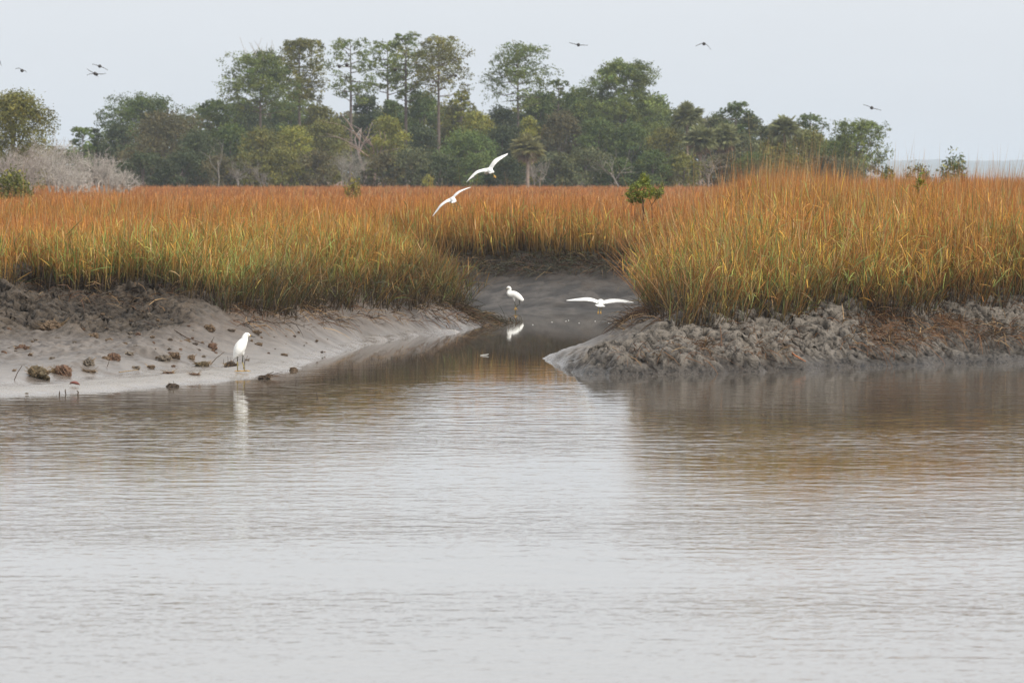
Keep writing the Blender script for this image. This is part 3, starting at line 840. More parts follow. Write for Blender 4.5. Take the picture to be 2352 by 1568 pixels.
def bare_tree(name, px, top, hw, D, label, cat, group=None, col=(.42, .385, .345), depth=4, stems=4, r=.07, k=.36, lean=0.0):
    p = at(px, top, D); H = p.z - BASE; W = hw * px_m(D)
    root = thing(name, (p.x, p.y, BASE), label, cat, group)
    mb, tr = MB(), MB()
    col = np.array(col)
    for i in range(stems):
        a = rng.uniform(0, 2 * math.pi)
        o_ = np.array([math.cos(a), math.sin(a), 0]) * (W * .25 if stems > 1 else 0)
        d = np.array([math.cos(a) * W / H * .8 + lean, math.sin(a) * .4, 1.0]) if stems > 1 else np.array([lean, 0, 1.0])
        L = H * k * rng.uniform(.85, 1.1)
        d = d / np.linalg.norm(d)
        e_ = o_ + d * L
        tr.tube(np.stack([o_, o_ + d * L * .5 + rng.normal(0, .03 * L, 3), e_]), [r, r * .85, r * .7], 5, col)
        for j in range(4):
            nd = d + rng.normal(0, .55, 3) * np.array([1, 1, .5])
            bare(mb, o_ + d * L * rng.uniform(.55, 1.0), nd, L * rng.uniform(.5, .8), r * .6, depth - 1, col)
    zmax = max(v[:, 2].max() for v in mb.v + tr.v)
    for v in mb.v + tr.v: v *= np.array([1, 1, H / zmax])
    tr.build("trunk", M_BARK, root); mb.build("branches", M_BARK, root)
    return root

WOOD = "trees of the wood beyond the marsh"
PINES = [  # px, top, half width, crown bottom, depth, tint, density, extras, label
    (598, 128, 80, 262, 690, 'PN', 1.5, dict(twigs=True, shape=([0, .3, .6, .85, 1], [1.0, .85, .62, .4, .2])), "broad pine with bare grey twigs sticking out of its top"),
    (688, 95, 54, 235, 700, 'OL', 1.5, dict(), "full olive-green pine just right of the pine with bare twigs on top"),
    (805, 95, 47, 240, 680, 'PN', .62, dict(), "slim sparse pine standing alone with sky on both sides of its crown"),
    (890, 98, 40, 215, 705, 'PN', .9, dict(), "dark ragged pine leaning against the tallest pine on its left"),
    (932, 80, 36, 232, 685, 'PN', .95, dict(), "tallest pine of the wood, its narrow crown reaching the highest"),
    (1008, 92, 64, 216, 680, 'OL', .95, dict(shape=([0, .15, .35, .6, .85, 1], [.75, 1.05, 1.0, .85, .6, .3])), "wide yellow-green pine on a long bare trunk, right of the tallest pine"),
    (1190, 107, 66, 232, 700, 'PN', .95, dict(shape=([0, .2, .4, .6, .85, 1], [1.0, .9, 1.0, .8, .55, .25])), "tall pine right of a wide gap of sky, a bare limb sloping on its left"),
    (1434, 150, 78, 330, 690, 'PN', 2.0, dict(shape=([0, .25, .5, .7, .85, 1], [1.0, 1.0, .85, .8, .6, .4])), "big dense dark pine swelling above the right half of the wood"),
    (325, 228, 84, 350, 730, 'GN', 1.7, dict(shape=([0, .3, .6, .85, 1], [1.0, 1.0, .8, .55, .3])), "dark pine with a rounded top rising behind the broad brownish oak dome"),
    (1972, 283, 56, 372, 600, 'PN', 1.7, dict(lean=.05, shape=([0, .2, .45, .7, .9, 1], [.7, .95, 1.05, .9, .7, .45])), "spreading pine with sky showing through its crown at the right end of the wood"),
    (1862, 266, 26, 330, 620, 'GN', 1.4, dict(), "small pine with a split tufted top, right of the palm on the skyline"),
    (500, 236, 46, 330, 700, 'GN', 1.6, dict(), "low dark pine on the skyline left of the pine with bare twigs on top"),
    (1283, 186, 24, 290, 710, 'PN', 1.2, dict(), "thin pine tuft poking above the canopy between the tall pine and the big dense pine"),
    (1690, 238, 34, 330, 640, 'GN', 1.4, dict(), "small dark pine with an uneven top between the two skyline palms"),
    (1060, 214, 30, 330, 700, 'YG', 1.3, dict(), "short yellow-green pine bordering the wide gap of sky on its left side"),
    (190, 296, 26, 400, 640, 'BG', 1.6, dict(shape=([0, .5, .8, 1], [1.1, .9, .7, .4])), "bright green young pine behind the bare grey thicket"),
]
for px, top, hw, cb, D, tint, dn, ex, lab in PINES:
    pine("pine_tree", px, top, hw, cb, D, tint, lab, WOOD, dens=dn, **ex)

OAKS = [  # px, top, half width, depth, tint, label
    (378, 258, 88, 650, 'BR', "broad dark brownish oak dome at the left of the wood"),
    (268, 285, 36, 690, 'DK', "small dark oak at the left foot of the broad brownish oak dome"),
    (560, 232, 60, 720, 'DK', "dark oak under the crown of the pine with bare twigs"),
    (655, 226, 60, 725, 'GN', "green oak at the foot of the tall olive-green pine"),
    (735, 240, 46, 705, 'OL', "olive oak on the skyline left of the slim sparse pine"),
    (838, 214, 36, 715, 'DK', "dark oak between the slim sparse pine and the ragged pine"),
    (900, 230, 44, 700, 'GN', "green oak crossed by the trunks of the ragged pine and the tallest pine"),
    (968, 210, 50, 715, 'GN', "dark green oak on the skyline behind the trunk of the tallest pine"),
    (1035, 236, 44, 705, 'OL', "olive oak just right of the long bare trunk of the wide yellow-green pine"),
    (1095, 258, 48, 690, 'YG', "yellow-green oak under the wide gap of sky"),
    (1150, 246, 50, 700, 'DK', "dark oak on the right side of the wide gap of sky"),
    (1232, 212, 52, 705, 'GN', "green oak below and right of the pine with a sloping bare limb"),
    (1335, 204, 62, 700, 'GN', "wide green oak filling the skyline left of the big dense pine"),
    (1500, 226, 58, 705, 'GN', "green oak under the right shoulder of the big dense pine"),
    (1645, 262, 40, 650, 'GG', "grey-green oak right of the left skyline palm"),
    (1725, 262, 40, 640, 'GG', "grey-green oak with an upright edge beside a notch of sky"),
    (1765, 292, 30, 640, 'DK', "dark oak at the left foot of the right skyline palm"),
    (1852, 300, 62, 615, 'OL', "olive oak right of and below the right skyline palm"),
    (1925, 318, 50, 610, 'GN', "green oak below the spreading pine at the end of the wood"),
    # middle of the wood
    (450, 300, 52, 640, 'DK', "dark oak touching the right side of the broad brownish dome"),
    (528, 286, 50, 650, 'GN', "green oak in mid-wood below the low dark pine"),
    (600, 296, 52, 640, 'OL', "olive oak in mid-wood below the pine with bare twigs"),
    (668, 292, 52, 645, 'YG', "yellow-green oak in mid-wood below the tall olive-green pine"),
    (742, 276, 54, 650, 'OL', "olive round oak in mid-wood left of the broken snags"),
    (888, 268, 46, 640, 'YG', "bright yellow-green oak in front of the trunk of the ragged pine"),
    (960, 292, 44, 660, 'DK', "dark oak in mid-wood right of the bright yellow-green oak"),
    (1072, 300, 66, 635, 'BG', "large fresh green oak in the middle of the wood"),
    (1150, 292, 52, 650, 'DK', "dark oak in mid-wood right of the large fresh green oak"),
    (1215, 268, 30, 650, 'YG', "narrow yellow-green oak in mid-wood above the stooping palm"),
    (1290, 256, 56, 650, 'BR', "brownish oak in mid-wood below the thin pine tuft"),
    (1372, 272, 56, 645, 'GN', "green oak in mid-wood below the left side of the big dense pine"),
    (1448, 284, 54, 645, 'GN', "green oak in mid-wood straight under the big dense pine"),
    (1532, 292, 52, 640, 'OL', "olive oak in mid-wood left of the shaggy palm"),
    (1690, 304, 48, 625, 'GG', "grey-green oak in mid-wood right of the shaggy palm"),
    (1775, 322, 54, 610, 'OL', "olive oak in mid-wood below the right skyline palm"),
]
for px, top, hw, D, tint, lab in OAKS:
    oak("oak_tree", px, top, hw, D, tint, lab, WOOD)

oak("shade_tree", 34, 214, 84, 430, 'OL', "large olive-green tree cut off by the left edge of the photo", None, floor=.2)
oak("cedar_tree", 222, 294, 15, 640, 'DK', "small dark pointed cedar spike between the bright green young pine and the dark dome", None)
oak("cedar_tree", 232, 326, 30, 655, 'DK', "low dark cedar below the pointed cedar spike", None)

SHRUBS = [  # px, top, half width, depth, tint, label
    (330, 352, 60, 600, 'DK', "dark shrub under the broad brownish oak dome"),
    (420, 350, 52, 600, 'DK', "dark green shrub right of the shrub under the broad brownish dome"),
    (500, 356, 44, 600, 'BR', "dull brownish shrub below the low dark pine"),
    (575, 350, 46, 600, 'OL', "olive shrub behind the two small grey snags at the edge of the wood"),
    (650, 340, 50, 600, 'OL', "olive shrub below the yellow-green oak in mid-wood"),
    (725, 346, 46, 600, 'BR', "brownish shrub left of the pale grey leafless bush"),
    (880, 352, 46, 590, 'BR', "brownish shrub at the foot of the tallest pine"),
    (945, 340, 52, 590, 'GG', "rounded grey-green shrub left of the flying egrets' background oak"),
    (1010, 356, 46, 590, 'DK', "dark shrub behind the tips of the grass left of the upper flying egret"),
    (1090, 352, 52, 590, 'GN', "green shrub directly behind the upper flying egret"),
    (1160, 360, 44, 590, 'DK', "dark shrub right of the upper flying egret's wing"),
    (1275, 352, 44, 590, 'GG', "grey-green shrub right of the stooping palm"),
    (1345, 340, 56, 590, 'GG', "broad grey-green shrub left of the pale fallen limb"),
    (1420, 364, 44, 590, 'GN', "low green shrub beneath the pale fallen limb"),
    (1500, 344, 52, 590, 'GN', "green shrub right of the pale fallen limb"),
    (1572, 356, 48, 590, 'OL', "olive shrub below and left of the shaggy palm's trunk"),
    (1660, 352, 44, 590, 'BR', "brownish shrub right of the shaggy palm's trunk"),
    (1730, 350, 52, 590, 'GN', "green shrub below the notch of sky"),
    (1810, 356, 56, 580, 'OL', "olive shrub behind the tallest grass sprays"),
    (1890, 358, 48, 580, 'BR', "brownish shrub right of the tallest grass sprays"),
    (1950, 362, 40, 580, 'GG', "grey-green shrub beneath the spreading pine at the end of the wood"),
]
for px, top, hw, D, tint, lab in SHRUBS:
    oak("shrub", px, top, hw, D, tint, lab, "shrubs along the foot of the wood", cat="shrub", floor=.05)

palm(1578, 236, 36, 640, "left palm on the skyline, round fan-leaved head just right of the big dense pine", False)
palm(1802, 264, 36, 610, "right palm on the skyline with a domed spiky head", False)
palm(1608, 288, 38, 600, "shaggy palm with a skirt of brown dead fronds and a pale trunk below the skyline")
palm(1664, 284, 36, 605, "palm with hanging brown fronds half hidden right of the shaggy palm")
palm(1212, 306, 36, 585, "stooping palm with a brown skirt near the middle of the wood", True, np.array([.21, .20, .085]))

# leafless trees and bushes
THICK = "bare grey thicket at the left"
bare_tree("bare_bush", 128, 296, 46, 400, "tallest bare grey bush of the thicket with pale forked limbs", "bush", THICK, depth=4, stems=6, r=.06, k=.34)
bare_tree("bare_bush", 62, 318, 44, 405, "bare brownish-grey bush under the large tree at the left edge", "bush", THICK, depth=4, stems=6, r=.05, col=(.36, .315, .28))
bare_tree("bare_bush", 10, 330, 36, 410, "bare grey bush at the very left edge of the photo", "bush", THICK, depth=4, stems=5, r=.05, col=(.36, .32, .285))
bare_tree("bare_bush", 190, 322, 42, 395, "bare grey bush in the middle of the thicket, in front of the young pine", "bush", THICK, depth=4, stems=6, r=.055)
bare_tree("bare_bush", 240, 342, 42, 390, "bare grey bush at the right of the thicket with whitish stubs", "bush", THICK, depth=4, stems=6, r=.055)
bare_tree("bare_bush", 290, 380, 34, 385, "lowest bare grey bush, trailing off at the right end of the thicket", "bush", THICK, depth=4, stems=5, r=.045)
bare_tree("bare_bush", 160, 366, 44, 380, "low bare grey bush in front of the middle of the thicket", "bush", THICK, depth=4, stems=6, r=.045)
bare_tree("bare_bush", 800, 338, 30, 580, "pale grey leafless bush at the foot of the slim sparse pine", "bush", None, depth=4, stems=6, r=.05, col=(.27, .255, .215))
SN = "grey snags in the wood"
bare_tree("dead_snag", 842, 262, 10, 640, "thick broken grey snag leaning beside the trunk of the slim sparse pine", "dead tree", SN, depth=2, stems=1, r=.22, k=.8, lean=-.12, col=(.30, .24, .21))
bare_tree("dead_snag", 858, 272, 10, 640, "upright broken snag with a pale torn top right of the leaning snag", "dead tree", SN, depth=2, stems=1, r=.17, k=.85, lean=.05, col=(.34, .25, .20))
bare_tree("dead_snag", 556, 362, 26, 585, "small spreading grey snag at the edge of the wood below the olive oak", "dead tree", SN, depth=4, stems=2, r=.05, col=(.25, .225, .195))
bare_tree("dead_snag", 612, 366, 30, 585, "low grey snag with level limbs, right neighbour of the small spreading one", "dead tree", SN, depth=4, stems=2, r=.045, col=(.24, .215, .185))
bare_tree("dead_snag", 1430, 336, 30, 575, "pale fallen limb showing against dark shade under the big dense pine", "dead tree", SN, depth=3, stems=1, r=.07, k=.6, lean=-.5, col=(.25, .225, .195))
bare_tree("dead_snag", 1235, 350, 18, 575, "pale grey snag standing beside the trunk of the stooping palm", "dead tree", SN, depth=4, stems=2, r=.055, col=(.30, .265, .23))
bare_tree("dead_snag", 1628, 342, 14, 580, "slender pale snag right beside the trunk of the shaggy palm", "dead tree", SN, depth=3, stems=1, r=.07, k=.6, col=(.27, .225, .19))
bare_tree("dead_snag", 500, 320, 8, 595, "thin pale upright snag right of the broad brownish dome", "dead tree", SN, depth=2, stems=1, r=.06, k=.8, col=(.24, .22, .19))

# ------------------------------------------------------------------ mangrove bushes out on the marsh
def mangrove(px, base_py, top, hw, D, label, cat="bush", group=None, leaf=.05, n=900, tint=(.085, .115, .030), z0=PLATEAU, crown_h=.6, trunk_r=.02, name="mangrove_bush"):
    p = at(px, top, D); H = p.z - z0; W = hw * px_m(D)
    root = thing(name, (p.x, p.y, z0), label, cat, group)
    tr, mb = MB(), MB()
    ch = H * crown_h
    tint = np.array(tint)
    k = max(7, int(n / 90))
    tr.tube(trunk_path(H * .8, .04, 6) * [1, 1, 1], np.linspace(trunk_r, trunk_r * .5, 6), 6, (.085, .050, .040))
    for i in range(k):
        az = i * 2.399; t = (i + .5) / k
        hz = H - ch + ch * t * .93
        rr = W * (.95 if t < .55 else 1.25 - .8 * t) * (.35 + .65 * rng.uniform() ** .5)
        c = np.array([math.cos(az) * rr, math.sin(az) * rr, hz])
        b0 = np.array([0, 0, H * (1 - crown_h) * rng.uniform(.7, 1.0)])
        tr.tube(np.stack([b0, b0 * .5 + c * .5 + [0, 0, -.03 * H], c]), [trunk_r * .5, trunk_r * .4, trunk_r * .2], 4, (.10, .065, .05))
        pos = c + rng.normal(size=(n // k, 3)) * np.array([.20, .20, .13]) * np.array([W, W, ch])
        cc = np.where(rng.uniform(size=(len(pos), 1)) < .10, np.array([.38, .36, .05]), tint * rng.uniform(.65, 1.5, (len(pos), 1)))
        mb.leaves(pos, leaf, cc, 0, .45)
    tr.build("trunk", M_BARK, root); mb.build("crown", M_CROWN, root)
    return root

D = 126
p = at(1478, 480, D)
root = thing("mangrove_bush", (p.x, p.y, PLATEAU), "dark green mangrove bush on two thin trunks standing up out of the grass", "bush")
def loc_(px, py, dy=0.0):
    q = at(px, py, D); return np.array([q.x - p.x, dy, q.z - PLATEAU])
mb = MB()
for (x1, y1, x2, y2, r_) in ((1478, 500, 1476, 446, .020), (1499, 500, 1497, 470, .012)):
    tr = MB(); a_ = loc_(x1, y1); a_[2] = 0; b_ = loc_(x2, y2)
    tr.tube(np.stack([a_, a_ * .4 + b_ * .6 + [.015, 0, 0], b_]), [r_, r_ * .9, r_ * .7], 6, (.075, .042, .035))
    for (bx, by) in (((1452, 446), (1466, 424), (1482, 412), (1497, 436)) if x2 < 1490 else ((1490, 455), (1508, 450), (1517, 438))):
        c_ = loc_(bx, by, rng.uniform(-.2, .2)); tr.tube(np.stack([b_, b_ * .5 + c_ * .5 - [0, 0, .02], c_]), [r_ * .55, r_ * .45, r_ * .3], 4, (.08, .05, .04))
    tr.build("trunk", M_BARK, root)
for (bx, by, rx, rz) in ((1447, 448, 10, 9), (1456, 458, 9, 7), (1451, 432, 7, 9), (1466, 444, 11, 9), (1466, 424, 9, 9), (1480, 413, 9, 10), (1488, 426, 8, 9), (1484, 446, 12, 9), (1500, 440, 9, 9), (1471, 461, 8, 6), (1478, 402, 4, 7), (1515, 440, 8, 8), (1521, 428, 4, 7), (1509, 450, 6, 6)):
    m_ = px_m(D); n_ = int(rx * rz * 2.3)
    pos = loc_(bx, by, rng.uniform(-.22, .22)) + rng.normal(size=(n_, 3)) * np.array([rx * m_, .14, rz * m_]) * .56
    base_ = np.array([.150, .185, .036]) if bx < 1505 else np.array([.140, .155, .040])
    cc = np.where(rng.uniform(size=(n_, 1)) < .12, np.array([.34, .33, .05]), base_ * rng.uniform(.5, 1.6, (n_, 1)))
    mb.leaves(pos, .034, cc, 0, .45)
mb.build("crown", M_CROWN, root)
mangrove(2040, 400, 384, 16, 300, "smallest round green bush on the marsh edge at the right", "bush", "far bushes at the right", leaf=.10, n=500, tint=(.10, .125, .035))
mangrove(2112, 400, 379, 30, 320, "low spreading bush between the smallest and the largest far bushes", "bush", "far bushes at the right", leaf=.10, n=700, tint=(.085, .10, .045))
mangrove(2194, 400, 362, 36, 330, "largest dark far bush at the right, against the hazy shore", "bush", "far bushes at the right", leaf=.11, n=1500, tint=(.085, .11, .045), crown_h=.9)
mangrove(30, 440, 396, 46, 240, "olive mangrove bush with yellow tips in front of the bare thicket at the left edge", "bush", None, leaf=.08, n=2200, tint=(.105, .115, .028), crown_h=.95)
mangrove(812, 440, 412, 20, 260, "small olive bush nearly sunk in the rust grass left of the flying egrets", "bush", None, leaf=.07, n=700, tint=(.16, .14, .035), crown_h=.95)
mangrove(985, 420, 403, 17, 560, "tiny yellow-green bush at the edge of the wood left of the flying egrets", "bush", None, leaf=.10, n=500, tint=(.22, .21, .04), crown_h=.95)

# the two-tufted sprout in the right-hand grass
D = 94
p = at(2112, 420, D)
root = thing("mangrove_sprout", (p.x, p.y, PLATEAU), "spindly two-tufted sprout on bare stems in the right-hand grass", "sprout")
tr, mb = MB(), MB()
H = p.z - PLATEAU
tr.tube([(-.06, 0, 0), (-.08, 0, H * .35), (-.05, 0, H * .6), (0, 0, H * .97)], [.014, .012, .010, .007], 5, (.07, .045, .05))
lo = at(2126, 486, D)
c2 = np.array([lo.x - p.x, 0, lo.z - PLATEAU])
tr.tube([(-.07, 0, H * .25), c2 * [.6, 1, .8], c2], [.012, .010, .006], 5, (.07, .045, .05))
mb.leaves(np.array([0, 0, H]) + rng.normal(size=(60, 3)) * [.035, .035, .06], .055, np.where(rng.uniform(size=(60, 1)) < .4, [.34, .36, .04], [.14, .19, .035]), 0, .4)
m2 = MB(); m2.leaves(c2 + rng.normal(size=(150, 3)) * [.06, .055, .045], .055, np.array([.085, .12, .03]) * rng.uniform(.7, 1.7, (150, 1)), 0, .45)
c3 = np.array([at(2108, 490, D).x - p.x, 0, at(2108, 490, D).z - PLATEAU])
m3 = MB(); m3.leaves(c3 + rng.normal(size=(60, 3)) * [.05, .05, .04], .05, np.array([.06, .085, .03]) * rng.uniform(.7, 1.5, (60, 1)), 0, .45)
tr.build("stem", M_BARK, root); mb.build("leaf_tuft", M_CROWN, root); m2.build("leaf_tuft", M_CROWN, root); m3.build("leaf_tuft", M_CROWN, root)

# ------------------------------------------------------------------ the closed mass of the wood behind the trees above
mb = MB()
SKY = [(30, 352), (75, 345), (110, 340), (150, 330), (190, 335), (240, 330), (280, 290), (330, 280), (400, 275), (470, 262), (540, 245), (610, 240), (700, 245), (760, 262), (830, 250), (900, 236), (980, 228), (1040, 240), (1085, 262), (1110, 275), (1150, 255), (1210, 225), (1300, 216),
       (1370, 225), (1440, 235), (1520, 240), (1560, 255), (1640, 268), (1700, 268), (1748, 300), (1790, 310), (1850, 310), (1920, 330), (1980, 345), (2000, 372)]
xs = np.array([q[0] for q in SKY]); ys = np.array([q[1] for q in SKY])
for px in np.arange(30, 2000, 15.0):
    D = rng.uniform(745, 800)
    top = np.interp(px, xs, ys) + rng.uniform(-2, 16)
    p = at(px, top, D); H = p.z - BASE
    nz = max(2, int(H / 2.0))
    tone = [DK, GN, OL, BR, GG][int(rng.integers(0, 5))] * rng.uniform(.7, 1.1)
    for j in range(nz):
        zc = H - 1.3 - j * 2.0
        if zc < 0: break
        lobe(mb, (p.x + rng.normal(0, .5), p.y + rng.normal(0, 2.5), BASE + zc), (1.7, 1.7, 1.35), 190, .21, tone * rng.uniform(.8, 1.2), 18)
tag(mb.build("background_woods", M_CROWN), "closed mass of dark evergreen foliage behind the front trees", None, None, "stuff")

# ------------------------------------------------------------------ the far shore
fx = np.linspace(-7400, 7400, 2600); fy = np.linspace(0, 700, 20)
FX, FY = np.meshgrid(fx, fy)
X_, Y_ = FX.ravel(), FY.ravel()
prof = np.interp(Y_, [0, 25, 60, 600, 700], [0, .75, 1, 1, 0])
hz = 26 + 16 * (fbm(X_ * .0016, Y_ * .004, 3, 5) - .2) + 14 * (fbm(X_ * .016, Y_ * .02, 4, 6) - .4) + 9.0 * np.exp(-((X_ - 3400) / 330) ** 2)
ii = np.arange(FX.size).reshape(FX.shape)
q = np.stack([ii[:-1, :-1], ii[:-1, 1:], ii[1:, 1:], ii[1:, :-1]], axis=-1).reshape(-1, 4)
me = np_mesh("far_woods", np.stack([X_, 11500 + Y_ + (fbm(X_ * .02, Y_ * .02, 2, 8) - .5) * 60, hz * prof], 1), None, q, np.tile([.05, .07, .035], (FX.size, 1)))
tag(link("far_woods", me, M_CROWN), "blue hazy wooded shore on the horizon at the right", None, None, "stuff")

# ------------------------------------------------------------------ egrets
def fuse(mb, name, voxel, smooth=4):
    """one continuous skin over overlapping bodies"""
    me = mb.mesh(name)
    o = bpy.data.objects.new("temporary", me); COL.objects.link(o)
    md = o.modifiers.new("remesh", 'REMESH'); md.mode = 'VOXEL'; md.voxel_size = voxel; md.use_smooth_shade = True
    if smooth:
        sm = o.modifiers.new("smooth", 'SMOOTH'); sm.iterations = smooth; sm.factor = .5
    dg = bpy.context.evaluated_depsgraph_get(); dg.update()
    out = bpy.data.meshes.new_from_object(o.evaluated_get(dg))
    out.name = name
    bpy.data.objects.remove(o); bpy.data.meshes.remove(me)
    return out

def plate(mb, sections):
    """wing or tail: (leading edge, trailing edge, thickness) sections joined into a closed thin solid"""
    ring = []
    for a, b_, t in sections:
        a = np.array(a, float); b_ = np.array(b_, float)
        ch = b_ - a
        nrm = np.cross(ch, [1.0, 0, .02]); nrm /= np.linalg.norm(nrm) + 1e-9
        pts = []
        for f, k in ((0, 0), (.12, .8), (.35, 1), (.7, .6), (1, .12), (.7, -.25), (.35, -.45), (.12, -.45)):
            pts.append(a + ch * f + nrm * k * t * .6)
        ring.append(pts)
    ring = np.array(ring); m_, k = ring.shape[:2]
    q = [(i * k + j, i * k + (j + 1) % k, (i + 1) * k + (j + 1) % k, (i + 1) * k + j) for i in range(m_ - 1) for j in range(k)]
    t = []
    for j in range(1, k - 1):
        t.append((0, j + 1, j)); t.append(((m_ - 1) * k, (m_ - 1) * k + j, (m_ - 1) * k + j + 1))
    mb.add(ring.reshape(-1, 3), t, q)

def smooth_sections(sec, sub=5):
    A_ = np.array([np.concatenate([a, b_, [t]]) for a, b_, t in sec]); n_ = len(A_); out = []
    for i in range(n_ - 1):
        p0, p1, p2, p3 = A_[max(i - 1, 0)], A_[i], A_[i + 1], A_[min(i + 2, n_ - 1)]
        for k in range(sub):
            t = k / sub
            out.append(0.5 * ((2 * p1) + (-p0 + p2) * t + (2 * p0 - 5 * p1 + 4 * p2 - p3) * t * t + (-p0 + 3 * p1 - 3 * p2 + p3) * t ** 3))
    out.append(A_[-1])
    return [(r[:3], r[3:6], max(r[6], .006)) for r in out]

def foot(name, leg, c, heading, toe=.065, curl=0.0, spread=.55):
    mb = MB()
    for a, f in ((-spread, 1), (0, 1.15), (spread, 1), (math.pi, .6)):
        d = np.array([math.cos(heading + a), math.sin(heading + a), 0])
        mb.tube(np.stack([c, c + d * toe * f * .5 + [0, 0, .004 - curl * .4], c + d * toe * f + [0, 0, -.002 - curl]]), [.0075, .006, .003], 6)
    return mb.build(name, M_FOOT, leg, True)

def standing(px, py, D, label, face, conv, body, legs, bill, eye, scale_note=None, wing_line=None):
    p = at(px, py, D)
    root = thing("egret", (p.x, p.y, 0 if conv.get('z0') is None else conv['z0']), label, "egret", "white egrets")
    mb = MB()
    for pts, ra, rb in body:
        mb.loft([(q[0] * .01, q[2] * .01 if len(q) > 2 else 0, q[1] * .01) for q in pts], np.array(ra) * .01, np.array(rb) * .01)
    bo = link("body", fuse(mb, "body", .0065, 3), M_FEATHER, root)
    for (hip, knee, ank, heading, grounded, cols) in legs:
        lm = MB()
        P = [np.array([a * .01, c * .01, b_ * .01]) for a, b_, c in (hip, knee, ank)]
        lm.tube(np.stack([P[0], P[1]]), [.0085, .0065], 7, cols[0]); lm.tube(np.stack([P[1], P[2]]), [.0075, .006], 7, cols[1])
        lg = lm.build("leg", M_LEG, root, True)
        foot("foot", lg, P[2], heading, .07, 0 if grounded else .05)
    bm_ = MB()
    b0, b1 = [np.array([a * .01, c * .01, b_ * .01]) for a, b_, c in bill]
    bm_.tube(np.stack([b0, b0 * .5 + b1 * .5, b1]), [.011, .008, .002], 8)
    bl = bm_.build("bill", M_BILL, root, True)
    lo_ = MB(); d_ = (b1 - b0) / np.linalg.norm(b1 - b0)
    lo_.tube(np.stack([b0 - d_ * .022 + [0, 0, .006], b0 + d_ * .012]), [.0135, .0115], 8)
    lo_.build("lore", M_FOOT, root, True)
    for sgn in (-1, 1):
        e_ = MB(); c = np.array([eye[0] * .01, eye[2] * .01 * sgn, eye[1] * .01])
        e_.loft([c - [.006, 0, 0], c, c + [.006, 0, 0]], [.001, .006, .001], [.001, .006, .001], sides=8)
        e_.build("eye", M_EYE, root, True)
    return root

DKL = np.array([.05, .048, .035]); YL = np.array([.28, .22, .06])
# the egret on the sandbar, upright, facing right
pe = on_level(562, 851, .07)
standing(562, 851, pe.y, "white egret standing upright on the mud at the left, facing right", 1, dict(z0=.065),
    [([(-14.8, 17.0), (-12.2, 21.0), (-9.0, 27), (-6.0, 33.0), (-2.8, 38.5), (-.4, 42.5), (.4, 46.0), (2.2, 49.0), (4.6, 49.4), (7.4, 48.3)],
      [1.0, 4.0, 6.9, 7.7, 6.6, 5.0, 4.2, 3.6, 2.9, 1.2], [1.2, 3.4, 5.6, 6.4, 5.8, 4.2, 3.4, 2.8, 2.2, 1.1]),
     ([(-4.0, 29, 2.5), (-2.6, 24.5, 2.5), (-2.3, 21.5, 2.4)], [4, 2.3, .9], [3, 2, .8]),
     ([(-9.5, 27, -2.5), (-9.3, 23, -2.5), (-9.2, 20, -2.4)], [4, 2.3, .9], [3, 2, .8]),
     ([(-3.0, 38, 4.2), (-8.0, 28.5, 5.0), (-13.6, 18.5, 2.0)], [4.5, 5.2, 1.0], [2, 2, .8]),
     ([(-3.0, 38, -4.2), (-8.0, 28.5, -5.0), (-13.6, 18.5, -2.0)], [4.5, 5.2, 1.0], [2, 2, .8])],
    [((-2.3, 22, 2.4), (-3.0, 12.5, 2.6), (0, .6, 2.6), 0.0, True, (DKL, YL)), ((-9.2, 20.5, -2.4), (-9.8, 13.5, -2.6), (-9.4, .6, -2.6), .15, True, (DKL, YL * .7))],
    ((7.2, 48.2, 0), (15.0, 46.4, 0)), (5.2, 49.6, 2.0))
# the egret wading in the creek, facing left, one foot lifted
pw = on_level(1184, 716.5, 0.0)
standing(1184, 716.5, pw.y, "white egret wading in the creek with one leg lifted, facing left", -1, dict(z0=0.0),
    [([(16.5, 24.5), (12.5, 27.5), (7.5, 31.5), (1.0, 35.0), (-5.5, 36.2), (-10.5, 35.8), (-14.0, 38.2), (-13.6, 41.6), (-11.0, 44.2), (-10.6, 47.0), (-12.8, 49.4), (-15.6, 48.6), (-17.4, 47.2)],
      [1.2, 3.0, 4.6, 6.0, 6.8, 5.6, 3.6, 3.0, 2.7, 2.7, 2.9, 2.4, 1.0], [1.2, 2.6, 4.6, 6.0, 6.0, 5.0, 3.2, 2.6, 2.4, 2.4, 2.4, 1.9, .9]),
     ([(-3, 30, -1.5), (-2.4, 26, -1.5), (-1.6, 22, -1.5)], [3.4, 2, .8], [2.6, 1.7, .7]),
     ([(2.5, 31, 2.0), (5.5, 27, 2.0), (7.6, 23.5, 2.0)], [3.4, 2, .7], [2.6, 1.7, .7]),
     ([(-5, 37.5, 4.2), (3.0, 33.0, 5.0), (12.5, 25.0, 3.4), (15.0, 22.5, 2.2)], [3.6, 4.6, 3.0, 1.0], [1.8, 1.8, 1.2, .7]),
     ([(-5, 37.5, -4.2), (3.0, 33.0, -5.0), (12.5, 25.0, -3.4), (15.0, 22.5, -2.2)], [3.6, 4.6, 3.0, 1.0], [1.8, 1.8, 1.2, .7])],
    [((-1.6, 22.5, -1.5), (-.3, 13.5, -1.6), (0, -6, -1.6), math.pi, True, (DKL * 1.2, YL * .45)), ((7.6, 24, 2.0), (8.2, 17.5, 1.0), (.6, 9.5, -1.2), -1.6, False, (DKL, DKL))],
    ((-17.0, 47.3, 0), (-22.5, 45.6, -5.5)), (-14.6, 48.9, 2.0))

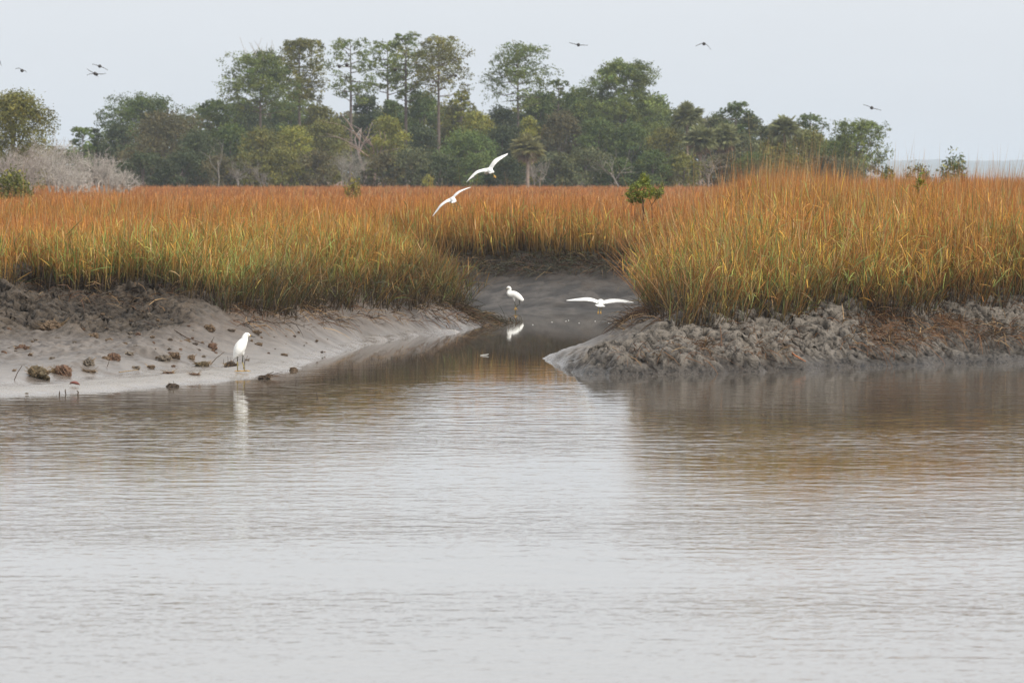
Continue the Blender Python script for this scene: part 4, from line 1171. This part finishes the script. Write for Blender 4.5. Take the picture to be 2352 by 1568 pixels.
def flying(zx, zy, zoom, x0, y0, D, label, lw, rw, body, tail, legs, head):
    """zx, zy: centre of the body in an enlargement of the photograph that starts at x0, y0 (full-size pixels)"""
    m_ = D * 36.0 / LENS / 4096.0 / zoom
    p = at((x0 + zx / zoom) * .57422, (y0 + zy / zoom) * .57422, D)
    root = thing("egret", p, label, "egret", "white egrets")
    mb = MB()
    def L_(q, yy): return np.array([(q[0] - zx) * m_, yy, -(q[1] - zy) * m_])
    for w_ in (lw, rw):
        sec = []
        for k, (a, b_, ch, back) in enumerate(w_):
            pr = math.hypot(a[0] - b_[0], a[1] - b_[1]) * m_
            dy = math.sqrt(max(ch * ch - pr * pr, .0004))
            sec.append((L_(a, .09 - back), L_(b_, .09 - back - dy), .030 - .018 * k / (len(w_) - 1)))
        plate(mb, smooth_sections(sec))
    mb.loft([L_(q, yy) for q, yy, _, _ in body], [r_ for _, _, r_, _ in body], [r_ for _, _, _, r_ in body], side=(1, 0, 0))
    plate(mb, smooth_sections([(L_(a, ya), L_(b_, yb), .012) for a, b_, ya, yb in tail], 3))
    link("body", fuse(mb, "body", .0065, 3), M_FEATHER, root)
    for (a, b_) in legs:
        lm = MB(); A_, B_ = L_(a, -.10), L_(b_, -.34)
        lm.tube(np.stack([A_, A_ * .5 + B_ * .5, B_]), [.008, .007, .006], 7, YL * .6)
        lg = lm.build("leg", M_LEG, root, True)
        foot("foot", lg, B_, -math.pi / 2, .045, .035, .22)
    hb = MB(); q = L_(head, .30)
    hb.tube(np.stack([q, q + [0, .05, -.004], q + [0, .10, -.012]]), [.011, .008, .002], 8)
    hb.build("bill", M_BILL, root, True)

flying(1195, 430, 7.35, 2240, 1150, 92, "white egret gliding low over the creek with level wings, near the right bank",
    [((1130, 385), (1110, 470), .20, 0), ((980, 320), (960, 415), .20, .0), ((800, 290), (780, 392), .19, .0), ((520, 318), (500, 380), .16, .03), ((300, 352), (290, 376), .10, .06), ((185, 368), (185, 374), .03, .10)],
    [((1270, 388), (1290, 478), .20, 0), ((1420, 345), (1440, 462), .20, .0), ((1600, 328), (1620, 440), .19, .0), ((1850, 350), (1860, 440), .16, .03), ((2060, 395), (2060, 446), .10, .06), ((2165, 425), (2165, 445), .03, .10)],
    [((1200, 395), .30, .022, .022), ((1200, 410), .20, .04, .04), ((1198, 430), .05, .055, .06), ((1195, 455), -.10, .045, .05), ((1190, 490), -.20, .02, .03)],
    [((1175, 470), (975, 492), -.12, -.24), ((1180, 480), (1060, 545), -.12, -.28), ((1190, 480), (1180, 566), -.12, -.30), ((1200, 480), (1270, 560), -.12, -.28), ((1205, 470), (1372, 545), -.12, -.24)],
    [((1140, 540), (1112, 680)), ((1222, 540), (1186, 680))], (1200, 400))
flying(1370, 540, 5.228, 1700, 580, 103, "upper flying egret with its right wing raised high, in front of the dark trees",
    [((1290, 480), (1300, 560), .19, 0), ((1200, 498), (1200, 562), .19, 0), ((1070, 540), (1090, 605), .18, .0), ((960, 640), (1000, 680), .15, .02), ((895, 730), (915, 735), .09, .05), ((862, 782), (866, 780), .03, .08)],
    [((1330, 460), (1410, 525), .19, 0), ((1375, 385), (1455, 440), .19, 0), ((1440, 300), (1515, 370), .18, .0), ((1560, 235), (1600, 300), .15, .02), ((1680, 185), (1690, 240), .10, .05), ((1735, 165), (1738, 190), .04, .08)],
    [((1270, 585), .32, .024, .024), ((1285, 570), .22, .036, .036), ((1330, 525), .06, .052, .056), ((1375, 545), -.08, .046, .05), ((1420, 560), -.20, .02, .03)],
    [((1350, 570), (1335, 590), -.10, -.24), ((1365, 560), (1390, 600), -.10, -.27), ((1380, 545), (1420, 580), -.10, -.28), ((1385, 530), (1465, 532), -.10, -.26)],
    [((1400, 590), (1450, 630)), ((1415, 590), (1475, 645))], (1268, 590))
flying(590, 1140, 5.228, 1700, 580, 112, "lower flying egret with trailing yellow legs, in front of the rust grass",
    [((510, 1112), (545, 1180), .19, 0), ((440, 1148), (470, 1195), .19, 0), ((320, 1235), (355, 1275), .18, .0), ((240, 1345), (275, 1370), .15, .02), ((180, 1440), (200, 1445), .09, .05), ((150, 1492), (154, 1490), .03, .08)],
    [((565, 1085), (615, 1115), .19, 0), ((610, 1030), (655, 1060), .19, 0), ((690, 965), (720, 1005), .18, .0), ((790, 925), (800, 952), .15, .02), ((890, 893), (893, 910), .09, .05), ((958, 876), (958, 882), .03, .08)],
    [((520, 1185), .32, .024, .024), ((535, 1170), .22, .036, .036), ((570, 1130), .06, .05, .054), ((600, 1150), -.08, .046, .05), ((630, 1170), -.20, .02, .03)],
    [((575, 1150), (540, 1222), -.10, -.25), ((590, 1150), (590, 1215), -.10, -.28), ((605, 1140), (650, 1190), -.10, -.28), ((610, 1120), (682, 1110), -.10, -.26), ((605, 1110), (668, 1068), -.10, -.22)],
    [((600, 1190), (690, 1350)), ((640, 1180), (775, 1305))], (515, 1190))

# ------------------------------------------------------------------ dark birds, far off
def dark_bird(c, wings, label, D=330, r=.10):
    m_ = px_m(D)
    p = at(c[0], c[1], D)
    root = thing("dark_bird", p, label, "bird", "dark birds flying over the wood")
    mb = MB()
    mb.loft([(0, .24, .03), (0, .17, .03), (0, .05, .0), (0, -.10, -.01), (0, -.24, .0)], [.02, r * .5, r, r * .75, .015], [.02, r * .5, r * 1.05, r * .8, .03], side=(1, 0, 0), sides=10)
    for w_ in wings:
        sec = []
        for k, q in enumerate([(c[0], c[1])] + list(w_)):
            v = np.array([(q[0] - c[0]) * m_, .05, (c[1] - q[1]) * m_])
            ch = [.20, .17, .05][min(k, 2)] if len(w_) == 2 else [.20, .05][k]
            sec.append((v, v + np.array([0, -ch, -.035]), .048 - .012 * k))
        plate(mb, smooth_sections(sec, 4))
    link("body", fuse(mb, "body", .012, 1), M_DUCK, root)
    hb = MB(); hb.tube([(0, .23, .03), (0, .30, .025)], [.014, .006], 6); hb.build("bill", M_BILL, root)

dark_bird((-3, 142), [[(-12, 140), (-20, 150)], [(3, 148), (7, 158)]], "dark bird half cut off by the left edge, only its drooping wing in view")
dark_bird((50.5, 161.7), [[(44.5, 155.7), (35.2, 157.4)], [(58.4, 162.0), (62.9, 170.7)]], "dark bird with arched wings, second from the left edge")
dark_bird((229, 151.6), [[(221, 148.6), (211.5, 146.5)], [(237.5, 154.6), (248.2, 160.6)]], "upper of the dark birds close together at the upper left")
dark_bird((218, 168.4), [[(208, 163), (199.3, 157.2)], [(233, 169.4), (243.7, 168.0)]], "dark bird with spread wings just below the upper one of the close group", 330)
dark_bird((221.5, 170.4), [[(209, 168.6), (198.8, 172.4)], [(225, 175), (227, 183)]], "lowest dark bird of the close group, one wing pointing down", 345)
dark_bird((1328.5, 102.6), [[(1316, 99.6), (1307, 96.6)], [(1340, 103), (1350.7, 103.2)]], "dark bird with flat wings right of the pines, head on against the sky")
dark_bird((1617, 100.2), [[(1610.5, 99.6), (1597.5, 105)], [(1623.7, 102.6), (1634, 113.4)]], "dark bird with drooping wings high above the palms")
dark_bird((2002.3, 247.2), [[(1994, 243), (1982, 239.2)], [(2010.6, 249), (2024.2, 252.3)]], "dark bird on tilted wings over the right end of the wood")
dark_bird((779.5, 152), [[(784, 149.5), (789, 150.5)], [(776, 150), (771, 152)]], "dark bird at the left in the crown of the slim sparse pine", 330, .11)
dark_bird((796.5, 148.3), [[(790, 147.0), (785, 150)], [(800, 149), (804, 152)]], "dark bird at the right in the crown of the slim sparse pine", 330, .11)
dark_bird((908.4, 159.3), [[(904, 155.5), (899, 153)], [(912, 163), (914, 170)]], "dark bird diving between the ragged pine and the tallest pine", 330, .10)
dark_bird((1046.8, 173.5), [[(1038, 172), (1025, 174)], [(1053, 178), (1060, 185)]], "dark bird in front of the right side of the wide yellow-green pine", 330, .09)

# ------------------------------------------------------------------ clods, sticks and other things on the mud
def hit(px, py):
    """where the line of sight through a pixel meets the ground or the water"""
    Ds = np.arange(66, 125, .1)
    P = np.array([at(px, py, d) for d in Ds])
    zz = np.maximum(land(P[:, 0], P[:, 1])[0], 0)
    k = np.argmax(P[:, 2] <= zz)
    return Vector((P[k, 0], P[k, 1], zz[k])), Ds[k]

def clod_mesh(r, flat, tint, hairs, seed):
    mb = MB()
    me0 = bpy.data.meshes.new("clod")
    import bmesh
    bm = bmesh.new(); bmesh.ops.create_icosphere(bm, subdivisions=4, radius=1.0)
    V = np.array([v.co[:] for v in bm.verts]); T = [[v.index for v in f.verts] for f in bm.faces]
    bm.free()
    q = V + seed * 7.7
    nz = fbm(q[:, 0] * 1.4 + q[:, 2], q[:, 1] * 1.4 - q[:, 2], 4, seed) - .5
    n2_ = fbm(q[:, 0] * 4.5 + q[:, 2] * 3, q[:, 1] * 4.5 + q[:, 2] * 2, 3, seed + 9) - .5
    V = V * (1 + nz * 1.1 + n2_ * .55)[:, None] * np.array([r, r * .8, r * flat])
    V[:, 2] += r * flat * .35
    c = np.array(tint) * (1 + n2_[:, None] * 1.6)
    mb.add(V, T, None, np.clip(c, .01, 1))
    bpy.data.meshes.remove(me0)
    for i in range(hairs):
        a = rng.uniform(0, 2 * math.pi); b0 = np.array([math.cos(a) * r * .7, math.sin(a) * r * .55, r * flat * rng.uniform(.3, .9)])
        e_ = b0 + np.array([math.cos(a), math.sin(a), rng.uniform(-.4, .9)]) * r * rng.uniform(.3, .9)
        mb.tube(np.stack([b0, e_]), [.004, .002], 3, np.array([.22, .15, .08]) * rng.uniform(.5, 1.3))
    return mb

Zx = .3418
BRN = (.115, .080, .052); RED = (.100, .060, .040); MUD = (.115, .095, .074); DRK = (.060, .045, .034); GRS = (.098, .076, .046)
CLODS = [  # x, y, r in the enlargement, flatness, tint, hairs, label
    (355, 690, 82, .62, BRN, 60, "largest brown root clump lying below the crumbled scarp at the left"),
    (150, 832, 46, .8, RED, 24, "reddish clod at the far left, below the largest root clump"),
    (265, 1000, 80, .7, GRS, 90, "big shaggy olive clod on the sandbar, left one of a touching pair"),
    (415, 990, 64, .8, RED, 70, "big shaggy reddish clod on the sandbar, right one of a touching pair"),
    (765, 895, 46, .95, RED, 16, "tall reddish clod standing at the edge of the wet hollow"),
    (595, 928, 43, .85, MUD, 12, "round grey-brown clod in the wet hollow, between the shaggy pair and the tall reddish one"),
    (1410, 695, 38, .75, BRN, 20, "brown clod highest up the smooth slope, above the standing egret's left"),
    (1548, 712, 34, .4, DRK, 10, "flat dark clod on the slope left of the standing egret's head"),
    (1725, 720, 32, .4, BRN, 10, "flat brown crumb pile on the slope right of the standing egret's head"),
    (1735, 802, 32, .45, BRN, 12, "flat brown clod on the slope right of the standing egret's breast"),
    (1910, 872, 26, .5, BRN, 10, "small brown clod near the water right of the standing egret"),
    (1975, 970, 24, .7, BRN, 6, "brown clod standing in the shallow water right of the standing egret"),
    (1105, 898, 46, .65, MUD, 14, "wide grey-brown clod in the row left of the standing egret"),
    (1178, 880, 36, .8, BRN, 12, "rounded brown clod touching the wide grey-brown one"),
    (1285, 888, 30, .75, BRN, 8, "brown clod midway between the touching clods and the egret's stems"),
    (1355, 938, 48, .55, GRS, 60, "hairy clod on the sandbar left of the egret's feet, bristling with stubble"),
    (1556, 942, 46, .6, DRK, 40, "dark clod right at the egret's tail, with stubble growing from it"),
    (635, 745, 32, .7, BRN, 18, "brown clod on the upper flat right of the largest root clump"),
    (1430, 818, 30, .8, RED, 14, "reddish-brown clod upslope of the egret's tail"),
    (1160, 1078, 38, .5, DRK, 14, "dark clod half in the water along the sandbar's edge"),
    (870, 866, 32, .5, MUD, 10, "low grey clod right behind the tall reddish one"),
    (1255, 780, 30, .55, BRN, 14, "brown clod at the end of the long stick on the slope"),
    (1015, 955, 32, .45, BRN, 12, "flat brown clod on the back of the sandbar left of the hairy clod"),
    (600, 980, 46, .25, BRN, 24, "flat mat of brown roots on the sandbar right of the shaggy pair"),
    (1135, 992, 44, .25, RED, 26, "reddish mat of rootlets on the middle of the sandbar"),
    (1310, 1002, 44, .22, RED, 26, "reddish mat of rootlets on the sandbar, nearest the egret's feet"),
]
SMALL = [(930, 733, 18), (1025, 748, 18), (1975, 746, 15), (1690, 778, 11), (840, 799, 20), (915, 824, 19), (705, 894, 24), (1140, 861, 15), (1335, 838, 16), (1312, 796, 20), (1145, 771, 18), (1450, 861, 13), (1210, 833, 15),
         (350, 894, 22), (25, 856, 20), (95, 974, 15), (205, 866, 17), (910, 956, 28), (1165, 949, 17), (1662, 908, 15), (180, 1130, 11), (735, 774, 26), (500, 786, 13), (1290, 708, 10), (1370, 880, 16), (560, 700, 12), (720, 690, 12), (1060, 640, 13), (880, 640, 14), (1000, 600, 16), (690, 600, 14), (1560, 545, 16), (520, 648, 15), (60, 700, 16), (240, 770, 14)]
# more crumbs strewn thinly over the flat
for _ in range(46):
    SMALL.append((rng.uniform(20, 1500), rng.uniform(610, 900), rng.uniform(6, 15)))
for _ in range(14):
    SMALL.append((rng.uniform(1650, 2250), rng.uniform(720, 860), rng.uniform(5, 11)))
sd = 1
for x_, y_, r_, fl, tint, hairs, lab in CLODS:
    q, D = hit(x_ * Zx, 516.8 + (y_ + r_ * fl * .35) * Zx)
    r = r_ * Zx * px_m(D)
    o = clod_mesh(r, fl, tint, hairs, sd).build("mud_clod", M_CLOD); sd += 1
    o.location = q - Vector((0, 0, r * fl * .15)); o.rotation_euler = (0, 0, rng.uniform(0, 6.2))
    tag(o, lab, "clod", "clods on the mud flat")
for x_, y_, r_ in SMALL:
    q, D = hit(x_ * Zx, 516.8 + (y_ + r_ * .3) * Zx)
    r = r_ * Zx * px_m(D)
    o = clod_mesh(r, rng.uniform(.5, .85), [BRN, MUD, DRK, RED][int(rng.integers(0, 4))], 6, sd).build("mud_clod", M_CLOD); sd += 1
    o.location = q - Vector((0, 0, r * .12)); o.rotation_euler = (0, 0, rng.uniform(0, 6.2))
    tag(o, "small crumb of mud lying loose on the grey mud flat", "clod", "small crumbs on the mud flat")

def stick(pts, r, label, col=(.09, .065, .05), lift=.015, name="stick", mat=None, group="sticks on the mud"):
    P = []
    for (x_, y_, up) in pts:
        q, D = hit(x_ * Zx, 516.8 + y_ * Zx); P.append(np.array(q) + [0, 0, lift + up])
    P = np.array(P); o_ = P[0].copy()
    mb = MB(); mb.tube(P - o_, np.linspace(r, r * .55, len(P)), 6, col)
    o = mb.build(name, M_TWIG); o.location = o_
    return tag(o, label, "stick", group)
def prop(x0_, y0_, x1_, y1_, r, label, col=(.08, .06, .045)):
    """a stick with one end in the mud and the other in the air"""
    q, D = hit(x0_ * Zx, 516.8 + y0_ * Zx)
    e_ = at(x1_ * Zx, 516.8 + y1_ * Zx, D)
    v = np.array(e_) - np.array(q)
    mb = MB(); mb.tube(np.stack([[0, 0, -.03], v * .5 + rng.normal(0, .008, 3), v]), [r, r * .8, r * .5], 6, col)
    o = mb.build("stick", M_TWIG); o.location = q
    return tag(o, label, "stick", "sticks on the mud")
stick([(1170, 715, 0), (1250, 760, 0), (1320, 785, 0), (1375, 805, 0)], .010, "long stick lying down the smooth slope left of the egret")
stick([(140, 636, .02), (210, 652, .02), (285, 668, .03)], .010, "stick lying at the left end of the largest root clump")
stick([(960, 655, 0), (1010, 668, 0), (1062, 688, 0)], .008, "thin stick on the upper slope near the foot of the scarp")
stick([(1340, 542, 0), (1420, 566, 0), (1500, 590, 0)], .008, "thin stick lying just below the grass edge left of the smooth slope")
stick([(800, 1005, .01), (860, 998, .01), (930, 988, .02)], .008, "pale stem lying across the sandbar right of the shaggy clods", (.24, .17, .09))
prop(1400, 944, 1508, 850, .008, "long bent stem slanting up from the hairy clod left of the egret", (.13, .10, .07))
prop(1396, 812, 1440, 745, .006, "thin twig standing up from the reddish-brown clod upslope of the egret's tail")
for i, (a, b_, c, d) in enumerate([(1512, 945, 1500, 890), (1530, 945, 1526, 872), (1545, 945, 1548, 876), (1628, 955, 1640, 880), (1640, 955, 1662, 868), (1560, 945, 1572, 880)]):
    o = prop(a + 4, b_ + 6, c + 4, d + 6, .0045, "bare upright stem in the stubble around the standing egret's legs")
    o["group"] = "stems around the egret's legs"
prop(398, 1140, 400, 1112, .010, "short stub in the water's edge left of the red leaf, left one of two")
prop(446, 1135, 440, 1100, .009, "short stub in the water's edge left of the red leaf, right one of two")
prop(520, 1140, 517, 1108, .012, "stub standing in the water's edge right below the red leaf")
prop(2134, 1155, 2128, 1118, .008, "tiny twig poking out of the open water right of the egret's reflection")
prop(90, 1040, 150, 940, .007, "thin stem leaning at the left end of the shaggy olive clod")
prop(715, 950, 735, 905, .006, "thin twig standing before the tall reddish clod")
# washed-up root tuft at the tip of the sandbar
q, D = hit(1775 * Zx, 516.8 + 1030 * Zx)
root = thing("root_tuft", q, "dark washed-up root tuft with spiky stems at the tip of the sandbar", "root tuft")
clod_mesh(.085, .4, DRK, 14, 77).build("clod", M_CLOD, root)
mb = MB()
for i in range(14):
    e_ = np.array([rng.uniform(-.10, .30), rng.normal(0, .07), rng.uniform(.02, .11)])
    mb.tube(np.stack([[rng.uniform(-.08, .08), rng.normal(0, .03), .01], e_ * .5 + [0, 0, .015], e_]), [.005, .004, .002], 5, np.array([.09, .055, .035]) * rng.uniform(.6, 1.3))
mb.build("stems", M_TWIG, root)
# red leaf
q, D = hit(505 * Zx, 516.8 + 1085 * Zx)
mb = MB(); mb.loft([(-.07, 0, .03), (-.04, 0, .05), (.015, .01, .045), (.06, .02, .02)], [.003, .016, .02, .003], [.004, .05, .05, .004], sides=10, c=(.20, .075, .06))
o = mb.build("fallen_leaf", M_CROWN, None, True); o.location = q
tag(o, "single curled red leaf at the water's edge on the left", "leaf")
# white feather afloat
q = on_level(1113, 815, .004)
mb = MB(); mb.loft([(-.07, 0, .0), (-.03, 0, .006), (.03, 0, .010), (.07, 0, .016)], [.002, .004, .004, .002], [.003, .014, .012, .003], sides=8)
o = mb.build("feather", M_FEATHER, None, True); o.location = q; o.rotation_euler = (0, 0, .4)
tag(o, "white curled feather floating in the creek mouth", "feather")
# flecks of foam
for (a, b_) in [(1268, 739), (1300, 737), (1306, 735), (1330, 741), (1367, 737), (1398, 741), (1415, 738), (1424, 742), (1224, 745)]:
    q = on_level(a, b_, .0)
    mb = MB(); mb.loft([(-.010, 0, 0), (0, 0, .002), (.010, 0, 0)], [.001, .005, .001], [.001, .007, .001], sides=8)
    o = mb.build("foam_fleck", M_FEATHER, None, True); o.location = q
    tag(o, "white fleck of foam drifting on the dark creek", "foam", "foam flecks on the creek")
# a long orange stem lying on the right bank
P = [np.array(hit(a, b_)[0]) + [0, -.05, .03] for a, b_ in ((1772, 778), (1800, 800), (1826, 822), (1850, 838))]
mb = MB(); P = np.array(P); mb.tube(P - P[0], [.010, .012, .012, .007], 5, (.33, .13, .06))
o = mb.build("stick", M_TWIG); o.location = P[0]
tag(o, "orange dead stem lying down the crumbly right bank to the water", "stick", "sticks on the mud")

# ------------------------------------------------------------------ haze
m = bpy.data.materials.new("haze"); m.use_nodes = True
n, l = m.node_tree.nodes, m.node_tree.links
n.clear()
ho = n.new("ShaderNodeOutputMaterial"); hv = n.new("ShaderNodeVolumePrincipled")
hv.inputs["Color"].default_value = (.74, .87, 1.0, 1)
hv.inputs["Density"].default_value = HAZE
hv.inputs["Anisotropy"].default_value = 0.0
l.new(hv.outputs[0], ho.inputs["Volume"])
x0_, x1_, y0_, y1_, z0_, z1_ = -9800, 9800, -900, 17200, -2.8, 60
vv = [(x, y, z) for z in (z0_, z1_) for y in (y0_, y1_) for x in (x0_, x1_)]
me = bpy.data.meshes.new("haze"); me.from_pydata(vv, [], [(0, 2, 3, 1), (4, 5, 7, 6), (0, 1, 5, 4), (2, 6, 7, 3), (0, 4, 6, 2), (1, 3, 7, 5)])
tag(link("haze", me, m), "thin pale haze in the air over the marsh", None, None, "stuff")
